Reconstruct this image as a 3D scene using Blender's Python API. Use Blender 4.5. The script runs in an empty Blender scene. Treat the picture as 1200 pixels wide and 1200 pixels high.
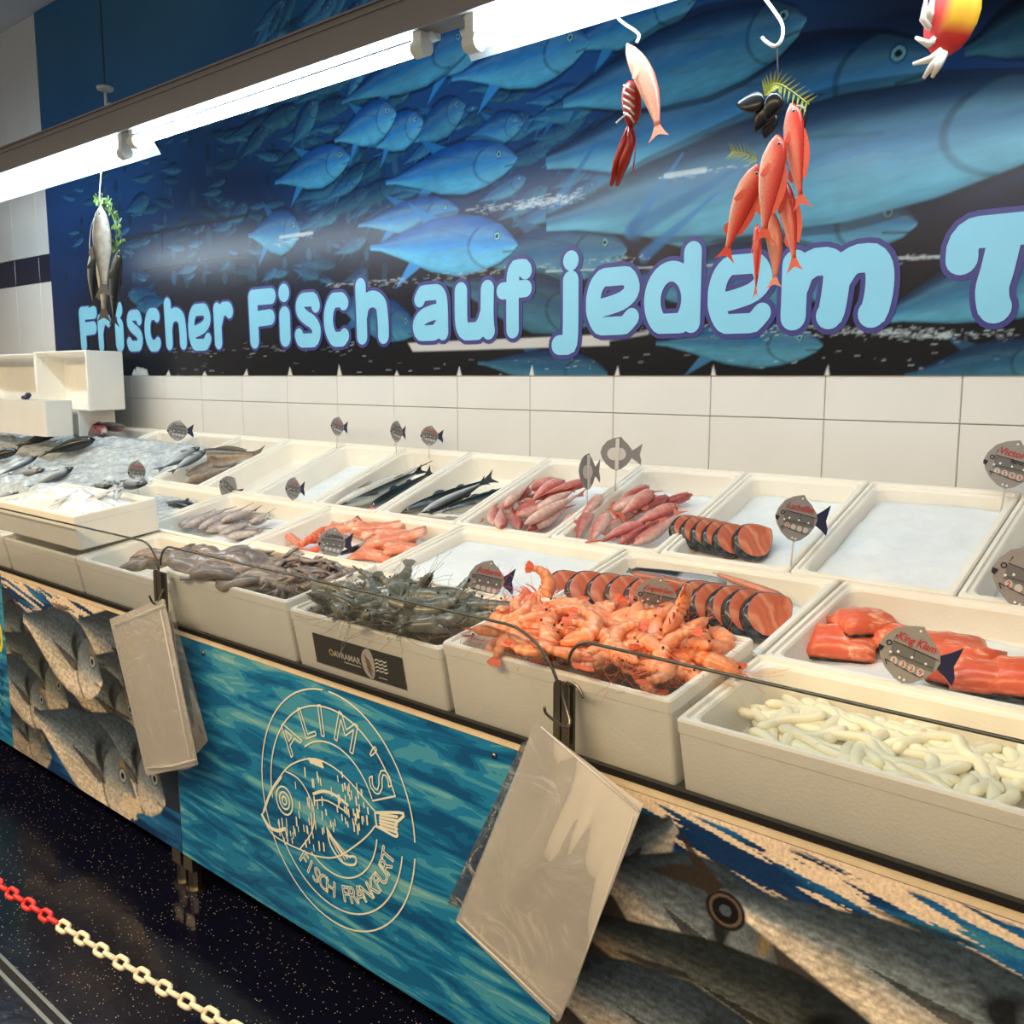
import bpy, bmesh, math, random
import numpy as np
from mathutils import Matrix, Vector, Euler

random.seed(7)
np.random.seed(7)
scene = bpy.context.scene
col = scene.collection
PI = math.pi

# ------------------------------------------------------------------ camera
EYE = 1.60                      # eye height; world: X along the counter, Y towards the wall, Z up
FPX = 1130.0                    # focal length in pixels of the 1200 px frame
TILT = math.atan(160.0 / FPX)
YAW = PI / 2 - math.atan2(1280.0, math.hypot(FPX, 160.0))
FW = Vector((-math.sin(YAW) * math.cos(TILT), math.cos(YAW) * math.cos(TILT), -math.sin(TILT)))
RT = Vector((math.cos(YAW), math.sin(YAW), 0))
UP = RT.cross(FW)
cam_data = bpy.data.cameras.new('camera')
cam_data.sensor_width = 36.0
cam_data.lens = 36.0 * FPX / 1200.0
cam_data.clip_start = 0.02
cam = bpy.data.objects.new('camera', cam_data)
col.objects.link(cam)
m3 = Matrix((RT, UP, -FW)).transposed()
cam.matrix_world = Matrix.Translation((0, 0, EYE)) @ m3.to_4x4()
scene.camera = cam

# ------------------------------------------------------------------ world, lights, exposure
world = bpy.data.worlds.new('world')
scene.world = world
world.use_nodes = True
bg = world.node_tree.nodes['Background']
bg.inputs['Color'].default_value = (1.0, 0.96, 0.92, 1)
bg.inputs['Strength'].default_value = 0.34

def area(name, loc, target, size, sizey, power, color):
    l = bpy.data.lights.new(name, 'AREA')
    l.shape = 'RECTANGLE'
    l.size, l.size_y = size, sizey
    l.energy = power
    l.color = color
    o = bpy.data.objects.new(name, l)
    col.objects.link(o)
    o.location = loc
    d = Vector(target) - Vector(loc)
    o.rotation_euler = d.to_track_quat('-Z', 'Y').to_euler()
    return o
# added warm fill lights out of view along the aisle, no fixtures built
area('aisle_fill_light', (-0.9, -0.6, 2.55), (-0.9, -0.4, 0), 3.6, 0.3, 125, (1.0, 0.74, 0.42))
area('aisle_fill_light', (-5.0, -0.6, 2.55), (-5.0, -0.4, 0), 3.6, 0.3, 125, (1.0, 0.74, 0.42))
TUBE_STRENGTH = 60.0

scene.view_settings.view_transform = 'Standard'
scene.view_settings.look = 'None'
scene.view_settings.gamma = 1.0
scene.view_settings.use_curve_mapping = False
scene.view_settings.exposure = 0.0

# ------------------------------------------------------------------ pixel -> place
def ray(px, py):
    return FW * FPX + RT * (px - 600.0) + UP * (600.0 - py)
def pxY(px, py, Y):
    d = ray(px, py); k = Y / d.y
    return Vector((d.x * k, Y, EYE + d.z * k))
def pxX(px, py, X):
    d = ray(px, py); k = X / d.x
    return Vector((X, d.y * k, EYE + d.z * k))
def pxZ(px, py, z):
    d = ray(px, py); k = (z - EYE) / d.z
    return Vector((d.x * k, d.y * k, z))

# tilted rows of the display: (front rim Y, front rim Z, tilt, depth)
ROWS = {'F': (1.39, 1.01, math.radians(9.4), 0.312),
        'M': (1.70, 1.055, math.radians(13.0), 0.402),
        'B': (2.093, 1.146, math.radians(20.4), 0.505)}
def rp(row, X, v, n=0.0):
    Y0, Z0, a, D = ROWS[row]
    return Vector((X, Y0 + v * math.cos(a) - n * math.sin(a), Z0 + v * math.sin(a) + n * math.cos(a)))
def rnorm(row):
    a = ROWS[row][2]
    return Vector((0, -math.sin(a), math.cos(a)))
def pxr(row, px, py, n=0.0):
    d = ray(px, py); N = rnorm(row); o = Vector((0, 0, EYE))
    p0 = rp(row, 0, 0, n)
    k = (p0 - o).dot(N) / d.dot(N)
    return o + d * k
def rowmat(row, X, v, n=0.0, rz=0.0):
    return Matrix.Translation(rp(row, X, v, n)) @ Matrix.Rotation(ROWS[row][2], 4, 'X') @ Matrix.Rotation(rz, 4, 'Z')

def srgb(r, g, b):
    f = lambda c: (c / 255.0) / 12.92 if c <= 10.3 else (((c / 255.0) + 0.055) / 1.055) ** 2.4
    return (f(r), f(g), f(b))

# ------------------------------------------------------------------ materials
MATS = {}
def node_mat(name):
    m = bpy.data.materials.new(name)
    m.use_nodes = True
    nt = m.node_tree
    return m, nt, nt.nodes['Principled BSDF']
def mat(name, color, rough=0.5, metal=0.0, noise=0.0, nscale=20.0, bump=0.0, bscale=60.0, emit=0.0,
        subsurf=0.0, trans=0.0, spec=0.5, coat=0.0, attr=False, bkind='noise', stretch=None):
    if name in MATS: return MATS[name]
    m, nt, b = node_mat(name)
    N, L = nt.nodes, nt.links
    b.inputs['Roughness'].default_value = rough
    b.inputs['Metallic'].default_value = metal
    b.inputs['Specular IOR Level'].default_value = spec
    b.inputs['Coat Weight'].default_value = coat
    b.inputs['Coat Roughness'].default_value = 0.12
    if subsurf:
        b.inputs['Subsurface Weight'].default_value = subsurf
        b.inputs['Subsurface Radius'].default_value = (0.02, 0.012, 0.008)
        b.inputs['Subsurface Scale'].default_value = 0.5
    b.inputs['Transmission Weight'].default_value = trans
    c4 = (*color, 1)
    b.inputs['Base Color'].default_value = c4
    tc = N.new('ShaderNodeTexCoord')
    vec = tc.outputs['Object']
    if stretch:
        mp = N.new('ShaderNodeMapping'); mp.inputs['Scale'].default_value = stretch
        L.new(vec, mp.inputs['Vector']); vec = mp.outputs['Vector']
    src = None
    if attr:
        a = N.new('ShaderNodeAttribute'); a.attribute_name = 'Col'
        src = a.outputs['Color']
        L.new(src, b.inputs['Base Color'])
    if noise:
        t = N.new('ShaderNodeTexNoise'); t.inputs['Scale'].default_value = nscale; t.inputs['Detail'].default_value = 5
        L.new(vec, t.inputs['Vector'])
        mr = N.new('ShaderNodeMapRange'); mr.inputs['From Min'].default_value = 0.3; mr.inputs['From Max'].default_value = 0.7
        mr.inputs['To Min'].default_value = 1 - noise; mr.inputs['To Max'].default_value = 1 + noise
        L.new(t.outputs['Fac'], mr.inputs['Value'])
        mx = N.new('ShaderNodeVectorMath'); mx.operation = 'SCALE'
        if src: L.new(src, mx.inputs[0])
        else: mx.inputs[0].default_value = color
        L.new(mr.outputs['Result'], mx.inputs['Scale'])
        L.new(mx.outputs['Vector'], b.inputs['Base Color'])
    if bump:
        if bkind == 'voronoi':
            t2 = N.new('ShaderNodeTexVoronoi'); out = t2.outputs['Distance']
        else:
            t2 = N.new('ShaderNodeTexNoise'); t2.inputs['Detail'].default_value = 4; out = t2.outputs['Fac']
        t2.inputs['Scale'].default_value = bscale
        L.new(vec, t2.inputs['Vector'])
        bp = N.new('ShaderNodeBump'); bp.inputs['Strength'].default_value = bump; bp.inputs['Distance'].default_value = 0.004
        L.new(out, bp.inputs['Height']); L.new(bp.outputs['Normal'], b.inputs['Normal'])
    if emit:
        b.inputs['Emission Color'].default_value = c4
        b.inputs['Emission Strength'].default_value = emit
    MATS[name] = m
    return m

def ramp_mat(name, stops, scale, stretch, rough=0.5, detail=4, rotate=0.0, constant=False, kind='noise', bump=0.0, dist=0.0, spec=0.5, subsurf=0.0):
    m, nt, b = node_mat(name)
    N, L = nt.nodes, nt.links
    tc = N.new('ShaderNodeTexCoord')
    mp = N.new('ShaderNodeMapping')
    mp.inputs['Scale'].default_value = stretch
    mp.inputs['Rotation'].default_value = (0, rotate, 0)
    L.new(tc.outputs['Object'], mp.inputs['Vector'])
    if kind == 'wave':
        t = N.new('ShaderNodeTexWave'); t.inputs['Distortion'].default_value = dist; t.inputs['Detail'].default_value = detail
        t.inputs['Detail Scale'].default_value = 1.5
    else:
        t = N.new('ShaderNodeTexNoise'); t.inputs['Detail'].default_value = detail; t.inputs['Distortion'].default_value = dist
    t.inputs['Scale'].default_value = scale
    L.new(mp.outputs['Vector'], t.inputs['Vector'])
    r = N.new('ShaderNodeValToRGB')
    if constant: r.color_ramp.interpolation = 'CONSTANT'
    el = r.color_ramp.elements
    while len(el) < len(stops): el.new(0.5)
    for e, (p, c) in zip(el, stops):
        e.position = p; e.color = (*c, 1)
    L.new(t.outputs['Fac'], r.inputs['Fac'])
    L.new(r.outputs['Color'], b.inputs['Base Color'])
    b.inputs['Roughness'].default_value = rough
    b.inputs['Specular IOR Level'].default_value = spec
    if subsurf:
        b.inputs['Subsurface Weight'].default_value = subsurf
        b.inputs['Subsurface Radius'].default_value = (0.02, 0.008, 0.005)
        b.inputs['Subsurface Scale'].default_value = 0.5
    if bump:
        bp = N.new('ShaderNodeBump'); bp.inputs['Strength'].default_value = bump; bp.inputs['Distance'].default_value = 0.003
        L.new(t.outputs['Fac'], bp.inputs['Height']); L.new(bp.outputs['Normal'], b.inputs['Normal'])
    MATS[name] = m
    return m

def thin_clear(name, tint, haze, hazecol=(0.9, 0.9, 0.88), rough=0.03, gloss=1.0, wrinkle=0.0):
    """a thin see-through sheet: transparent with a fresnel reflection and a little milky haze"""
    m = bpy.data.materials.new(name); m.use_nodes = True
    nt = m.node_tree; N, L = nt.nodes, nt.links
    N.remove(N['Principled BSDF'])
    out = N['Material Output']
    tr = N.new('ShaderNodeBsdfTransparent'); tr.inputs['Color'].default_value = (*tint, 1)
    df = N.new('ShaderNodeBsdfDiffuse'); df.inputs['Color'].default_value = (*hazecol, 1)
    gl = N.new('ShaderNodeBsdfGlossy'); gl.inputs['Roughness'].default_value = rough
    fr = N.new('ShaderNodeFresnel'); fr.inputs['IOR'].default_value = 1.45
    m1 = N.new('ShaderNodeMixShader'); m1.inputs['Fac'].default_value = haze
    L.new(tr.outputs[0], m1.inputs[1]); L.new(df.outputs[0], m1.inputs[2])
    m2 = N.new('ShaderNodeMixShader')
    ml = N.new('ShaderNodeMath'); ml.operation = 'MULTIPLY'; ml.inputs[1].default_value = gloss
    L.new(fr.outputs[0], ml.inputs[0]); L.new(ml.outputs[0], m2.inputs['Fac'])
    L.new(m1.outputs[0], m2.inputs[1]); L.new(gl.outputs[0], m2.inputs[2])
    L.new(m2.outputs[0], out.inputs['Surface'])
    if wrinkle:
        tc = N.new('ShaderNodeTexCoord'); t = N.new('ShaderNodeTexNoise')
        t.inputs['Scale'].default_value = 9; t.inputs['Detail'].default_value = 3; t.inputs['Distortion'].default_value = 1.5
        L.new(tc.outputs['Object'], t.inputs['Vector'])
        bp = N.new('ShaderNodeBump'); bp.inputs['Strength'].default_value = wrinkle; bp.inputs['Distance'].default_value = 0.02
        L.new(t.outputs['Fac'], bp.inputs['Height'])
        L.new(bp.outputs['Normal'], gl.inputs['Normal'])
    MATS[name] = m
    return m

# ------------------------------------------------------------------ mesh builder
class MB:
    def __init__(self):
        self.v = []; self.f = []; self.c = []
    def add(self, vs, fs, c=(1, 1, 1), M=None):
        o = len(self.v)
        if M is not None: vs = [M @ Vector(p) for p in vs]
        self.v.extend([tuple(p) for p in vs])
        self.f.extend([tuple(i + o for i in q) for q in fs])
        if len(c) == len(vs) and len(c) and not isinstance(c[0], (int, float)): self.c.extend([tuple(k) for k in c])
        else: self.c.extend([tuple(c)] * len(vs))
    def rings(self, rings, c=(1, 1, 1), closed=True, cap0=True, cap1=True, cols=None, M=None):
        n = len(rings[0]); vs = [p for r in rings for p in r]; fs = []
        for i in range(len(rings) - 1):
            for j in range(n if closed else n - 1):
                k = (j + 1) % n
                fs.append((i * n + j, i * n + k, (i + 1) * n + k, (i + 1) * n + j))
        if cap0: fs.append(tuple(range(n - 1, -1, -1)))
        if cap1: fs.append(tuple((len(rings) - 1) * n + j for j in range(n)))
        self.add(vs, fs, cols if cols is not None else c, M)
    def tube(self, path, r, seg=6, c=(1, 1, 1), cols=None, flat=1.0, M=None, cap=True):
        path = [Vector(p) for p in path]; n = len(path)
        rs = r if isinstance(r, (list, tuple)) else [r] * n
        rings = []; cc = []
        prev = None
        for i in range(n):
            t = (path[min(i + 1, n - 1)] - path[max(i - 1, 0)])
            if t.length < 1e-9: t = Vector((0, 0, 1))
            t.normalize()
            if prev is None:
                a = Vector((0, 0, 1)) if abs(t.z) < 0.9 else Vector((1, 0, 0))
                u = t.cross(a).normalized()
            else:
                u = prev - t * prev.dot(t)
                u = u.normalized() if u.length > 1e-6 else t.orthogonal().normalized()
            prev = u
            w = t.cross(u)
            rings.append([path[i] + (u * math.cos(2 * PI * k / seg) + w * math.sin(2 * PI * k / seg) * flat) * rs[i] for k in range(seg)])
            cc.extend([(cols[i] if cols else c)] * seg)
        self.rings(rings, cols=cc, cap0=cap, cap1=cap, M=M)
    def box(self, x0, x1, y0, y1, z0, z1, c=(1, 1, 1), M=None):
        vs = [(x, y, z) for x in (x0, x1) for y in (y0, y1) for z in (z0, z1)]
        self.add(vs, [(0, 1, 3, 2), (4, 6, 7, 5), (0, 4, 5, 1), (2, 3, 7, 6), (0, 2, 6, 4), (1, 5, 7, 3)], c, M)
    def plate(self, poly, th, c=(1, 1, 1), M=None, cols=None):
        """polygon in XY, thickness th about z=0"""
        n = len(poly)
        vs = [(p[0], p[1], th / 2) for p in poly] + [(p[0], p[1], -th / 2) for p in poly]
        fs = [tuple(range(n)), tuple(range(2 * n - 1, n - 1, -1))]
        for i in range(n):
            k = (i + 1) % n
            fs.append((i, n + i, n + k, k))
        self.add(vs, fs, (list(cols) * 2) if cols is not None else c, M)
    def ell(self, cx, cy, cz, rx, ry, rz, c=(1, 1, 1), seg=8, st=5, M=None, colf=None):
        rings = []; cc = []
        for i in range(st + 1):
            t = -PI / 2 + PI * (i + 0.02) / (st + 0.04)
            for_r = []
            for j in range(seg):
                a = 2 * PI * j / seg
                p = (cx + rx * math.cos(t) * math.cos(a), cy + ry * math.cos(t) * math.sin(a), cz + rz * math.sin(t))
                for_r.append(p)
                cc.append(colf(math.cos(t) * math.cos(a), math.cos(t) * math.sin(a), math.sin(t)) if colf else c)
            rings.append(for_r)
        self.rings(rings, cols=cc, M=M)
    def stroke(self, path, w, c=(1, 1, 1), z=0.0, M=None, caps=True, seg=8):
        """flat ribbon in XY with round ends; w a number or a list"""
        path = [Vector((p[0], p[1])) for p in path]; n = len(path)
        ws = w if isinstance(w, (list, tuple)) else [w] * n
        self.lay = getattr(self, 'lay', 0) + 1          # every stroke lies a hair above the one before
        z = z + .00003 * ((self.lay * 7) % 23)
        L_, R_ = [], []
        for i in range(n):
            t = path[min(i + 1, n - 1)] - path[max(i - 1, 0)]
            if t.length < 1e-9: t = Vector((1, 0))
            t.normalize(); nn = Vector((-t.y, t.x))
            L_.append(path[i] + nn * ws[i] / 2); R_.append(path[i] - nn * ws[i] / 2)
        vs = [(p.x, p.y, z + .000004 * i) for i, p in enumerate(L_)] + [(p.x, p.y, z + .000004 * i) for i, p in enumerate(R_)]
        z += .000004 * n
        self.add(vs, [(i, n + i, n + i + 1, i + 1) for i in range(n - 1)], c, M)
        if caps:
            for p, wd in ((path[0], ws[0]), (path[-1], ws[-1])):
                z += .00003
                self.add([(p.x + wd / 2 * math.cos(2 * PI * k / (2 * seg)), p.y + wd / 2 * math.sin(2 * PI * k / (2 * seg)), z) for k in range(2 * seg)],
                         [tuple(range(2 * seg))], c, M)
    def mesh(self, name, material, smooth=True):
        me = bpy.data.meshes.new(name)
        me.from_pydata(self.v, [], self.f)
        if any(k != (1, 1, 1) for k in self.c):
            at = me.color_attributes.new('Col', 'FLOAT_COLOR', 'POINT')
            arr = np.ones((len(self.v), 4), np.float32); arr[:, :3] = np.array(self.c, np.float32)
            at.data.foreach_set('color', arr.ravel())
        if smooth: me.polygons.foreach_set('use_smooth', [True] * len(me.polygons))
        if material: me.materials.append(MATS[material] if isinstance(material, str) else material)
        me.update()
        return me
    def build(self, name, material, parent=None, smooth=False, M=None):
        return link(name, self.mesh(name, material, smooth), parent, M)

def link(name, data, parent=None, M=None):
    o = bpy.data.objects.new(name, data)
    col.objects.link(o)
    if parent is not None: o.parent = parent
    if M is not None: o.matrix_local = M
    return o
def tag(o, label=None, cat=None, group=None, kind=None):
    if label: o['label'] = label
    if cat: o['category'] = cat
    if group: o['group'] = group
    if kind: o['kind'] = kind
    return o
def thing(name, label, cat, M=None, group=None):
    o = link(name, None, None, M)
    o.empty_display_size = 0.05
    return tag(o, label, cat, group)
def frame(p0, p1, up, centre=True):
    """x axis from p0 to p1, z as close to up as possible; returns matrix (no scale) and the length"""
    x = p1 - p0; L_ = x.length; x = x / L_
    z = up - x * up.dot(x); z.normalize()
    y = z.cross(x)
    M = Matrix((x, y, z)).transposed().to_4x4()
    M.translation = (p0 + p1) / 2 if centre else p0
    return M, L_
def smoothstep(a, b, x):
    t = np.clip((x - a) / (b - a), 0, 1)
    return t * t * (3 - 2 * t)

TEXT = {}
def text_geo(s, size=1.0, offset=0.0, shear=0.0, outline=0.0, align='CENTER'):
    """built-in font glyphs as flat mesh geometry in XY: (verts, faces)"""
    key = (s, size, offset, shear, outline, align)
    if key in TEXT: return TEXT[key]
    cu = bpy.data.curves.new('lettering', 'FONT')
    cu.body = s; cu.size = size; cu.offset = offset; cu.shear = shear
    cu.align_x = align; cu.align_y = 'CENTER'; cu.resolution_u = 3
    if outline:
        cu.fill_mode = 'NONE'; cu.bevel_depth = outline; cu.bevel_resolution = 0
    o = bpy.data.objects.new('lettering', cu); col.objects.link(o)
    dg = bpy.context.evaluated_depsgraph_get()
    me = o.evaluated_get(dg).to_mesh()
    vs = [tuple(v.co) for v in me.vertices]; fs = [tuple(p.vertices) for p in me.polygons]
    o.evaluated_get(dg).to_mesh_clear()
    bpy.data.objects.remove(o); bpy.data.curves.remove(cu)
    TEXT[key] = (vs, fs)
    return vs, fs

OUTL = {}
def text_edges(s, size):
    """outline of built-in glyphs as straight edges in XY"""
    if (s, size) in OUTL: return OUTL[(s, size)]
    cu = bpy.data.curves.new('lettering', 'FONT')
    cu.body = s; cu.size = size; cu.align_x = 'CENTER'; cu.align_y = 'CENTER'; cu.resolution_u = 3; cu.fill_mode = 'NONE'
    o = bpy.data.objects.new('lettering', cu); col.objects.link(o)
    dg = bpy.context.evaluated_depsgraph_get()
    me = o.evaluated_get(dg).to_mesh()
    E_ = [(tuple(me.vertices[e.vertices[0]].co), tuple(me.vertices[e.vertices[1]].co)) for e in me.edges]
    o.evaluated_get(dg).to_mesh_clear()
    bpy.data.objects.remove(o); bpy.data.curves.remove(cu)
    OUTL[(s, size)] = E_
    return E_

# ------------------------------------------------------------------ painted print: a fine grid whose vertices carry the print's colours
def vnoise(X, Z, sx, sz, seed, octaves=3):
    out = np.zeros_like(X); amp = 1.0; tot = 0.0
    for o in range(octaves):
        rng = np.random.RandomState(seed + o)
        tab = rng.rand(64, 64)
        x = X * sx * 2 ** o + 1000; z = Z * sz * 2 ** o + 1000
        xi = np.floor(x).astype(int); zi = np.floor(z).astype(int)
        fx = x - xi; fz = z - zi
        fx = fx * fx * (3 - 2 * fx); fz = fz * fz * (3 - 2 * fz)
        g = lambda a, b: tab[a % 64, b % 64]
        v = (g(xi, zi) * (1 - fx) + g(xi + 1, zi) * fx) * (1 - fz) + (g(xi, zi + 1) * (1 - fx) + g(xi + 1, zi + 1) * fx) * fz
        out += v * amp; tot += amp; amp *= 0.5
    return out / tot

class Canvas:
    def __init__(self, xs, zs):
        self.xs, self.zs = xs, zs
        self.X, self.Z = np.meshgrid(xs, zs)
        self.rgb = np.zeros(self.X.shape + (3,))
    def window(self, x0, x1, z0, z1):
        i0, i1 = np.searchsorted(self.xs, [x0, x1]); j0, j1 = np.searchsorted(self.zs, [z0, z1])
        return slice(j0, j1), slice(i0, i1)
    def blend(self, w, mask, colour):
        m = np.clip(mask, 0, 1)[..., None]
        self.rgb[w] = self.rgb[w] * (1 - m) + np.asarray(colour) * m
    def poly(self, pts, colour, alpha=1.0, soft=0.004):
        """convex polygon"""
        pts = [np.array(p, float) for p in pts]
        xs = [p[0] for p in pts]; zs = [p[1] for p in pts]
        w = self.window(min(xs) - soft, max(xs) + soft, min(zs) - soft, max(zs) + soft)
        X, Z = self.X[w], self.Z[w]
        if X.size == 0: return
        area_ = sum(pts[i][0] * pts[(i + 1) % len(pts)][1] - pts[(i + 1) % len(pts)][0] * pts[i][1] for i in range(len(pts)))
        if area_ < 0: pts = pts[::-1]
        d = np.full(X.shape, 1e9)
        for i in range(len(pts)):
            a, b = pts[i], pts[(i + 1) % len(pts)]
            e = b - a; L_ = np.hypot(*e) + 1e-9
            d = np.minimum(d, (-(X - a[0]) * e[1] + (Z - a[1]) * e[0]) / L_)
        self.blend(w, alpha * smoothstep(-soft, soft, d), colour)
    def line(self, a, b, width, colour, alpha=1.0, taper=False):
        a = np.array(a, float); b = np.array(b, float)
        r = width
        w = self.window(min(a[0], b[0]) - r, max(a[0], b[0]) + r, min(a[1], b[1]) - r, max(a[1], b[1]) + r)
        X, Z = self.X[w], self.Z[w]
        if X.size == 0: return
        e = b - a; L2 = e @ e + 1e-12
        t = np.clip(((X - a[0]) * e[0] + (Z - a[1]) * e[1]) / L2, 0, 1)
        d = np.hypot(X - a[0] - t * e[0], Z - a[1] - t * e[1])
        wd = width * (1 - t * 0.8) if taper else width
        self.blend(w, alpha * (1 - smoothstep(0.35 * wd, wd, d)), colour)
    def fish(self, nose, tail, h, pal, alpha=1.0, flip=1, kind='jack', fins=True, eye=True, seed=0, curve=0.0):
        """nose, tail base: points; h: body depth; pal: back, side, belly colours, dark, light"""
        n = np.array(nose, float); t = np.array(tail, float)
        L_ = np.hypot(*(t - n)); ax = (t - n) / L_
        up = np.array([-ax[1], ax[0]]);
        if up[1] < 0: up = -up
        up = up * flip
        back, side, belly, dark, lite = [np.asarray(c, float) for c in pal]
        P = lambda s, q: n + ax * s * L_ + up * (q + curve * 4 * s * (1 - s)) * h
        soft = max(0.0035, 0.012 * h)
        if fins:
            # tail fork
            self.poly([P(0.97, 0.06), P(1.0, -0.02), P(1.30, 0.62), P(1.16, 0.30)], side * 0.8 + dark * 0.2, alpha, soft)
            self.poly([P(0.97, -0.06), P(1.0, 0.02), P(1.30, -0.66), P(1.16, -0.30)], side * 0.8 + dark * 0.2, alpha, soft)
            if kind == 'jack':
                self.poly([P(0.48, 0.42), P(0.60, 0.34), P(0.72, 0.72)], side * 0.7 + dark * 0.3, alpha, soft)
                self.poly([P(0.60, -0.30), P(0.70, -0.26), P(0.80, -0.72)], side, alpha, soft)
            else:
                self.poly([P(0.28, 0.44), P(0.50, 0.44), P(0.80, 0.20), P(0.62, 0.46), P(0.42, 0.55)], dark * 2.2, alpha * 0.8, soft)
        r = L_ * 0.8 + h
        c = (n + t) / 2
        w = self.window(c[0] - r, c[0] + r, c[1] - r, c[1] + r)
        X, Z = self.X[w], self.Z[w]
        if X.size == 0: return
        s = ((X - n[0]) * ax[0] + (Z - n[1]) * ax[1]) / L_
        q = ((X - n[0]) * up[0] + (Z - n[1]) * up[1]) / h - curve * 4 * s * (1 - s)
        sc = np.clip(s, 0, 1)
        if kind == 'jack':
            kx = [0, .03, .10, .22, .36, .55, .75, .92, 1.0]
            top = np.interp(sc, kx, [.02, .13, .31, .45, .50, .44, .24, .07, .05])
            bot = np.interp(sc, kx, [.03, .14, .28, .42, .50, .42, .22, .07, .05])
        elif kind == 'long':
            kx = [0, .03, .10, .22, .36, .55, .75, .92, 1.0]
            top = np.interp(sc, kx, [.02, .16, .30, .42, .49, .48, .34, .13, .08])
            bot = np.interp(sc, kx, [.02, .16, .32, .44, .50, .46, .32, .13, .08])
        else:                                   # bream
            kx = [0, .04, .12, .25, .40, .58, .78, .93, 1.0]
            top = np.interp(sc, kx, [.0, .12, .30, .45, .50, .43, .24, .10, .08])
            bot = np.interp(sc, kx, [.06, .20, .34, .44, .47, .40, .23, .10, .08])
        inside = np.where(q > 0, top - q, bot + q) * h
        inside = np.where((s < 0) | (s > 1.0), -1, inside)
        mask = alpha * smoothstep(-soft, soft, inside)
        qq = np.where(q > 0, q / np.maximum(top, 1e-3), q / np.maximum(bot, 1e-3))
        nz = vnoise(X, Z, 26 / max(h, .05) * .12, 26 / max(h, .05) * .12, seed, 3)[..., None]
        u = smoothstep(-0.75, 0.75, qq + (nz[..., 0] - .5) * .3)[..., None]
        colr = np.where(u < 0.5, belly * (1 - 2 * u) + side * 2 * u, side * (2 - 2 * u) + back * (2 * u - 1))
        colr = colr * (0.74 + 0.52 * nz)
        if kind != 'bream':
            hl = np.exp(-((qq - .42) / .22) ** 2) * .22 + np.exp(-((qq + .55) / .3) ** 2) * .14
            colr = colr + hl[..., None] * (lite - colr)
            if kind == 'long': colr = colr * (1 - .55 * smoothstep(.25, .95, qq)[..., None]) * (1 + .18 * smoothstep(.0, -.7, qq)[..., None])
            stn = vnoise(s * 3 + q, q * 1.0, 6, 22, seed + 5, 3)[..., None]
            colr = colr * (.82 + .36 * stn)
        if kind == 'bream':
            rows_ = 0.5 + 0.5 * np.sin(q * 95 + np.sin(s * 9) * 1.5)
            chk = vnoise(s * 1.0, q * 1.0, 60, 16, seed + 3, 2)
            mid = smoothstep(.3, .4, sc) * np.clip(1 - np.abs(qq), 0, 1) ** .3
            colr = colr * (1 - (0.30 * rows_ * mid * (0.6 + .4 * chk))[..., None])
            spk = vnoise(X + Z, Z - X * .4, 60, 130, seed + 9, 3)
            colr = colr * (0.45 + 1.1 * spk[..., None])
        # edge falloff of a round body in the printed photograph
        colr = colr * (1 - 0.35 * smoothstep(0.8, 1.02, np.abs(qq))[..., None])
        # gill cover
        gk = .115 if kind == 'long' else .165
        gr = np.hypot((s - .135 * gk / .165) / gk, (q + .02) / (.36 if kind != 'bream' else .40))
        g = (1 - smoothstep(0.02, 0.10, np.abs(gr - 1))) * (s > gk * 1.15) * (q < .26)
        colr = colr * (1 - (.42 if kind != 'bream' else .6) * g[..., None])
        headm = (1 - smoothstep(.90, 1.02, gr)) * (0.10 if kind != 'bream' else .2)
        colr = colr * (1 - headm[..., None]) + lite * headm[..., None]
        if kind == 'bream':
            blot = np.clip(1.6 * np.exp(-((s - .305 - .03 * np.sin(q * 9)) / .034) ** 2 - ((q - .14) / .17) ** 2), 0, 1)
            colr = colr * (1 - 0.92 * blot[..., None]) + dark * 0.92 * blot[..., None]
            gold = np.exp(-((s - .12) / .03) ** 2 - ((q - .20) / .10) ** 2) * .5
            colr = colr * (1 - gold[..., None]) + np.array([.35, .22, .04]) * gold[..., None]
            pf = np.abs(q + .10 - (s - .3) * .35) < .07 * np.clip((s - .27) / .06, 0, 1) * np.clip((.62 - s) / .25, 0, 1)
            colr = np.where(pf[..., None], colr * .25 + dark * .5, colr)
        else:
            pf = np.abs(q + .06 + (s - .3) * .25) < .06 * np.clip((s - .28) / .04, 0, 1) * np.clip((.58 - s) / .2, 0, 1)
            colr = np.where(pf[..., None], colr * .72 + lite * .18, colr)
            ll = np.exp(-((q - .12 - .18 * np.sin(np.clip((s - .3) / .7, 0, 1) * PI)) / .018) ** 2) * (s > .3)
            colr = colr * (1 - .25 * ll[..., None])
        # mouth
        mo = np.exp(-((q + .10 - s * -.2) / .018) ** 2) * (s < .085) * (s > .0)
        colr = colr * (1 - .65 * mo[..., None])
        if eye:
            ex, eq, er = (.125, .13, .055) if kind == 'jack' else (.078, .12, .055) if kind == 'long' else (.12, .12, .06)
            d = np.hypot((s - ex) * L_, (q - eq) * h) / (er * h)
            ring = (1 - smoothstep(1.25, 1.5, d))[..., None]
            colr = colr * (1 - .7 * ring) + dark * .7 * ring
            ring = (1 - smoothstep(1.0, 1.15, d))[..., None]
            colr = colr * (1 - ring) + lite * ring
            pup = (1 - smoothstep(.5, .62, d))[..., None]
            colr = colr * (1 - pup) + np.array([.004, .005, .008]) * pup
        m = mask[..., None]
        self.rgb[w] = self.rgb[w] * (1 - m) + colr * m
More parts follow.
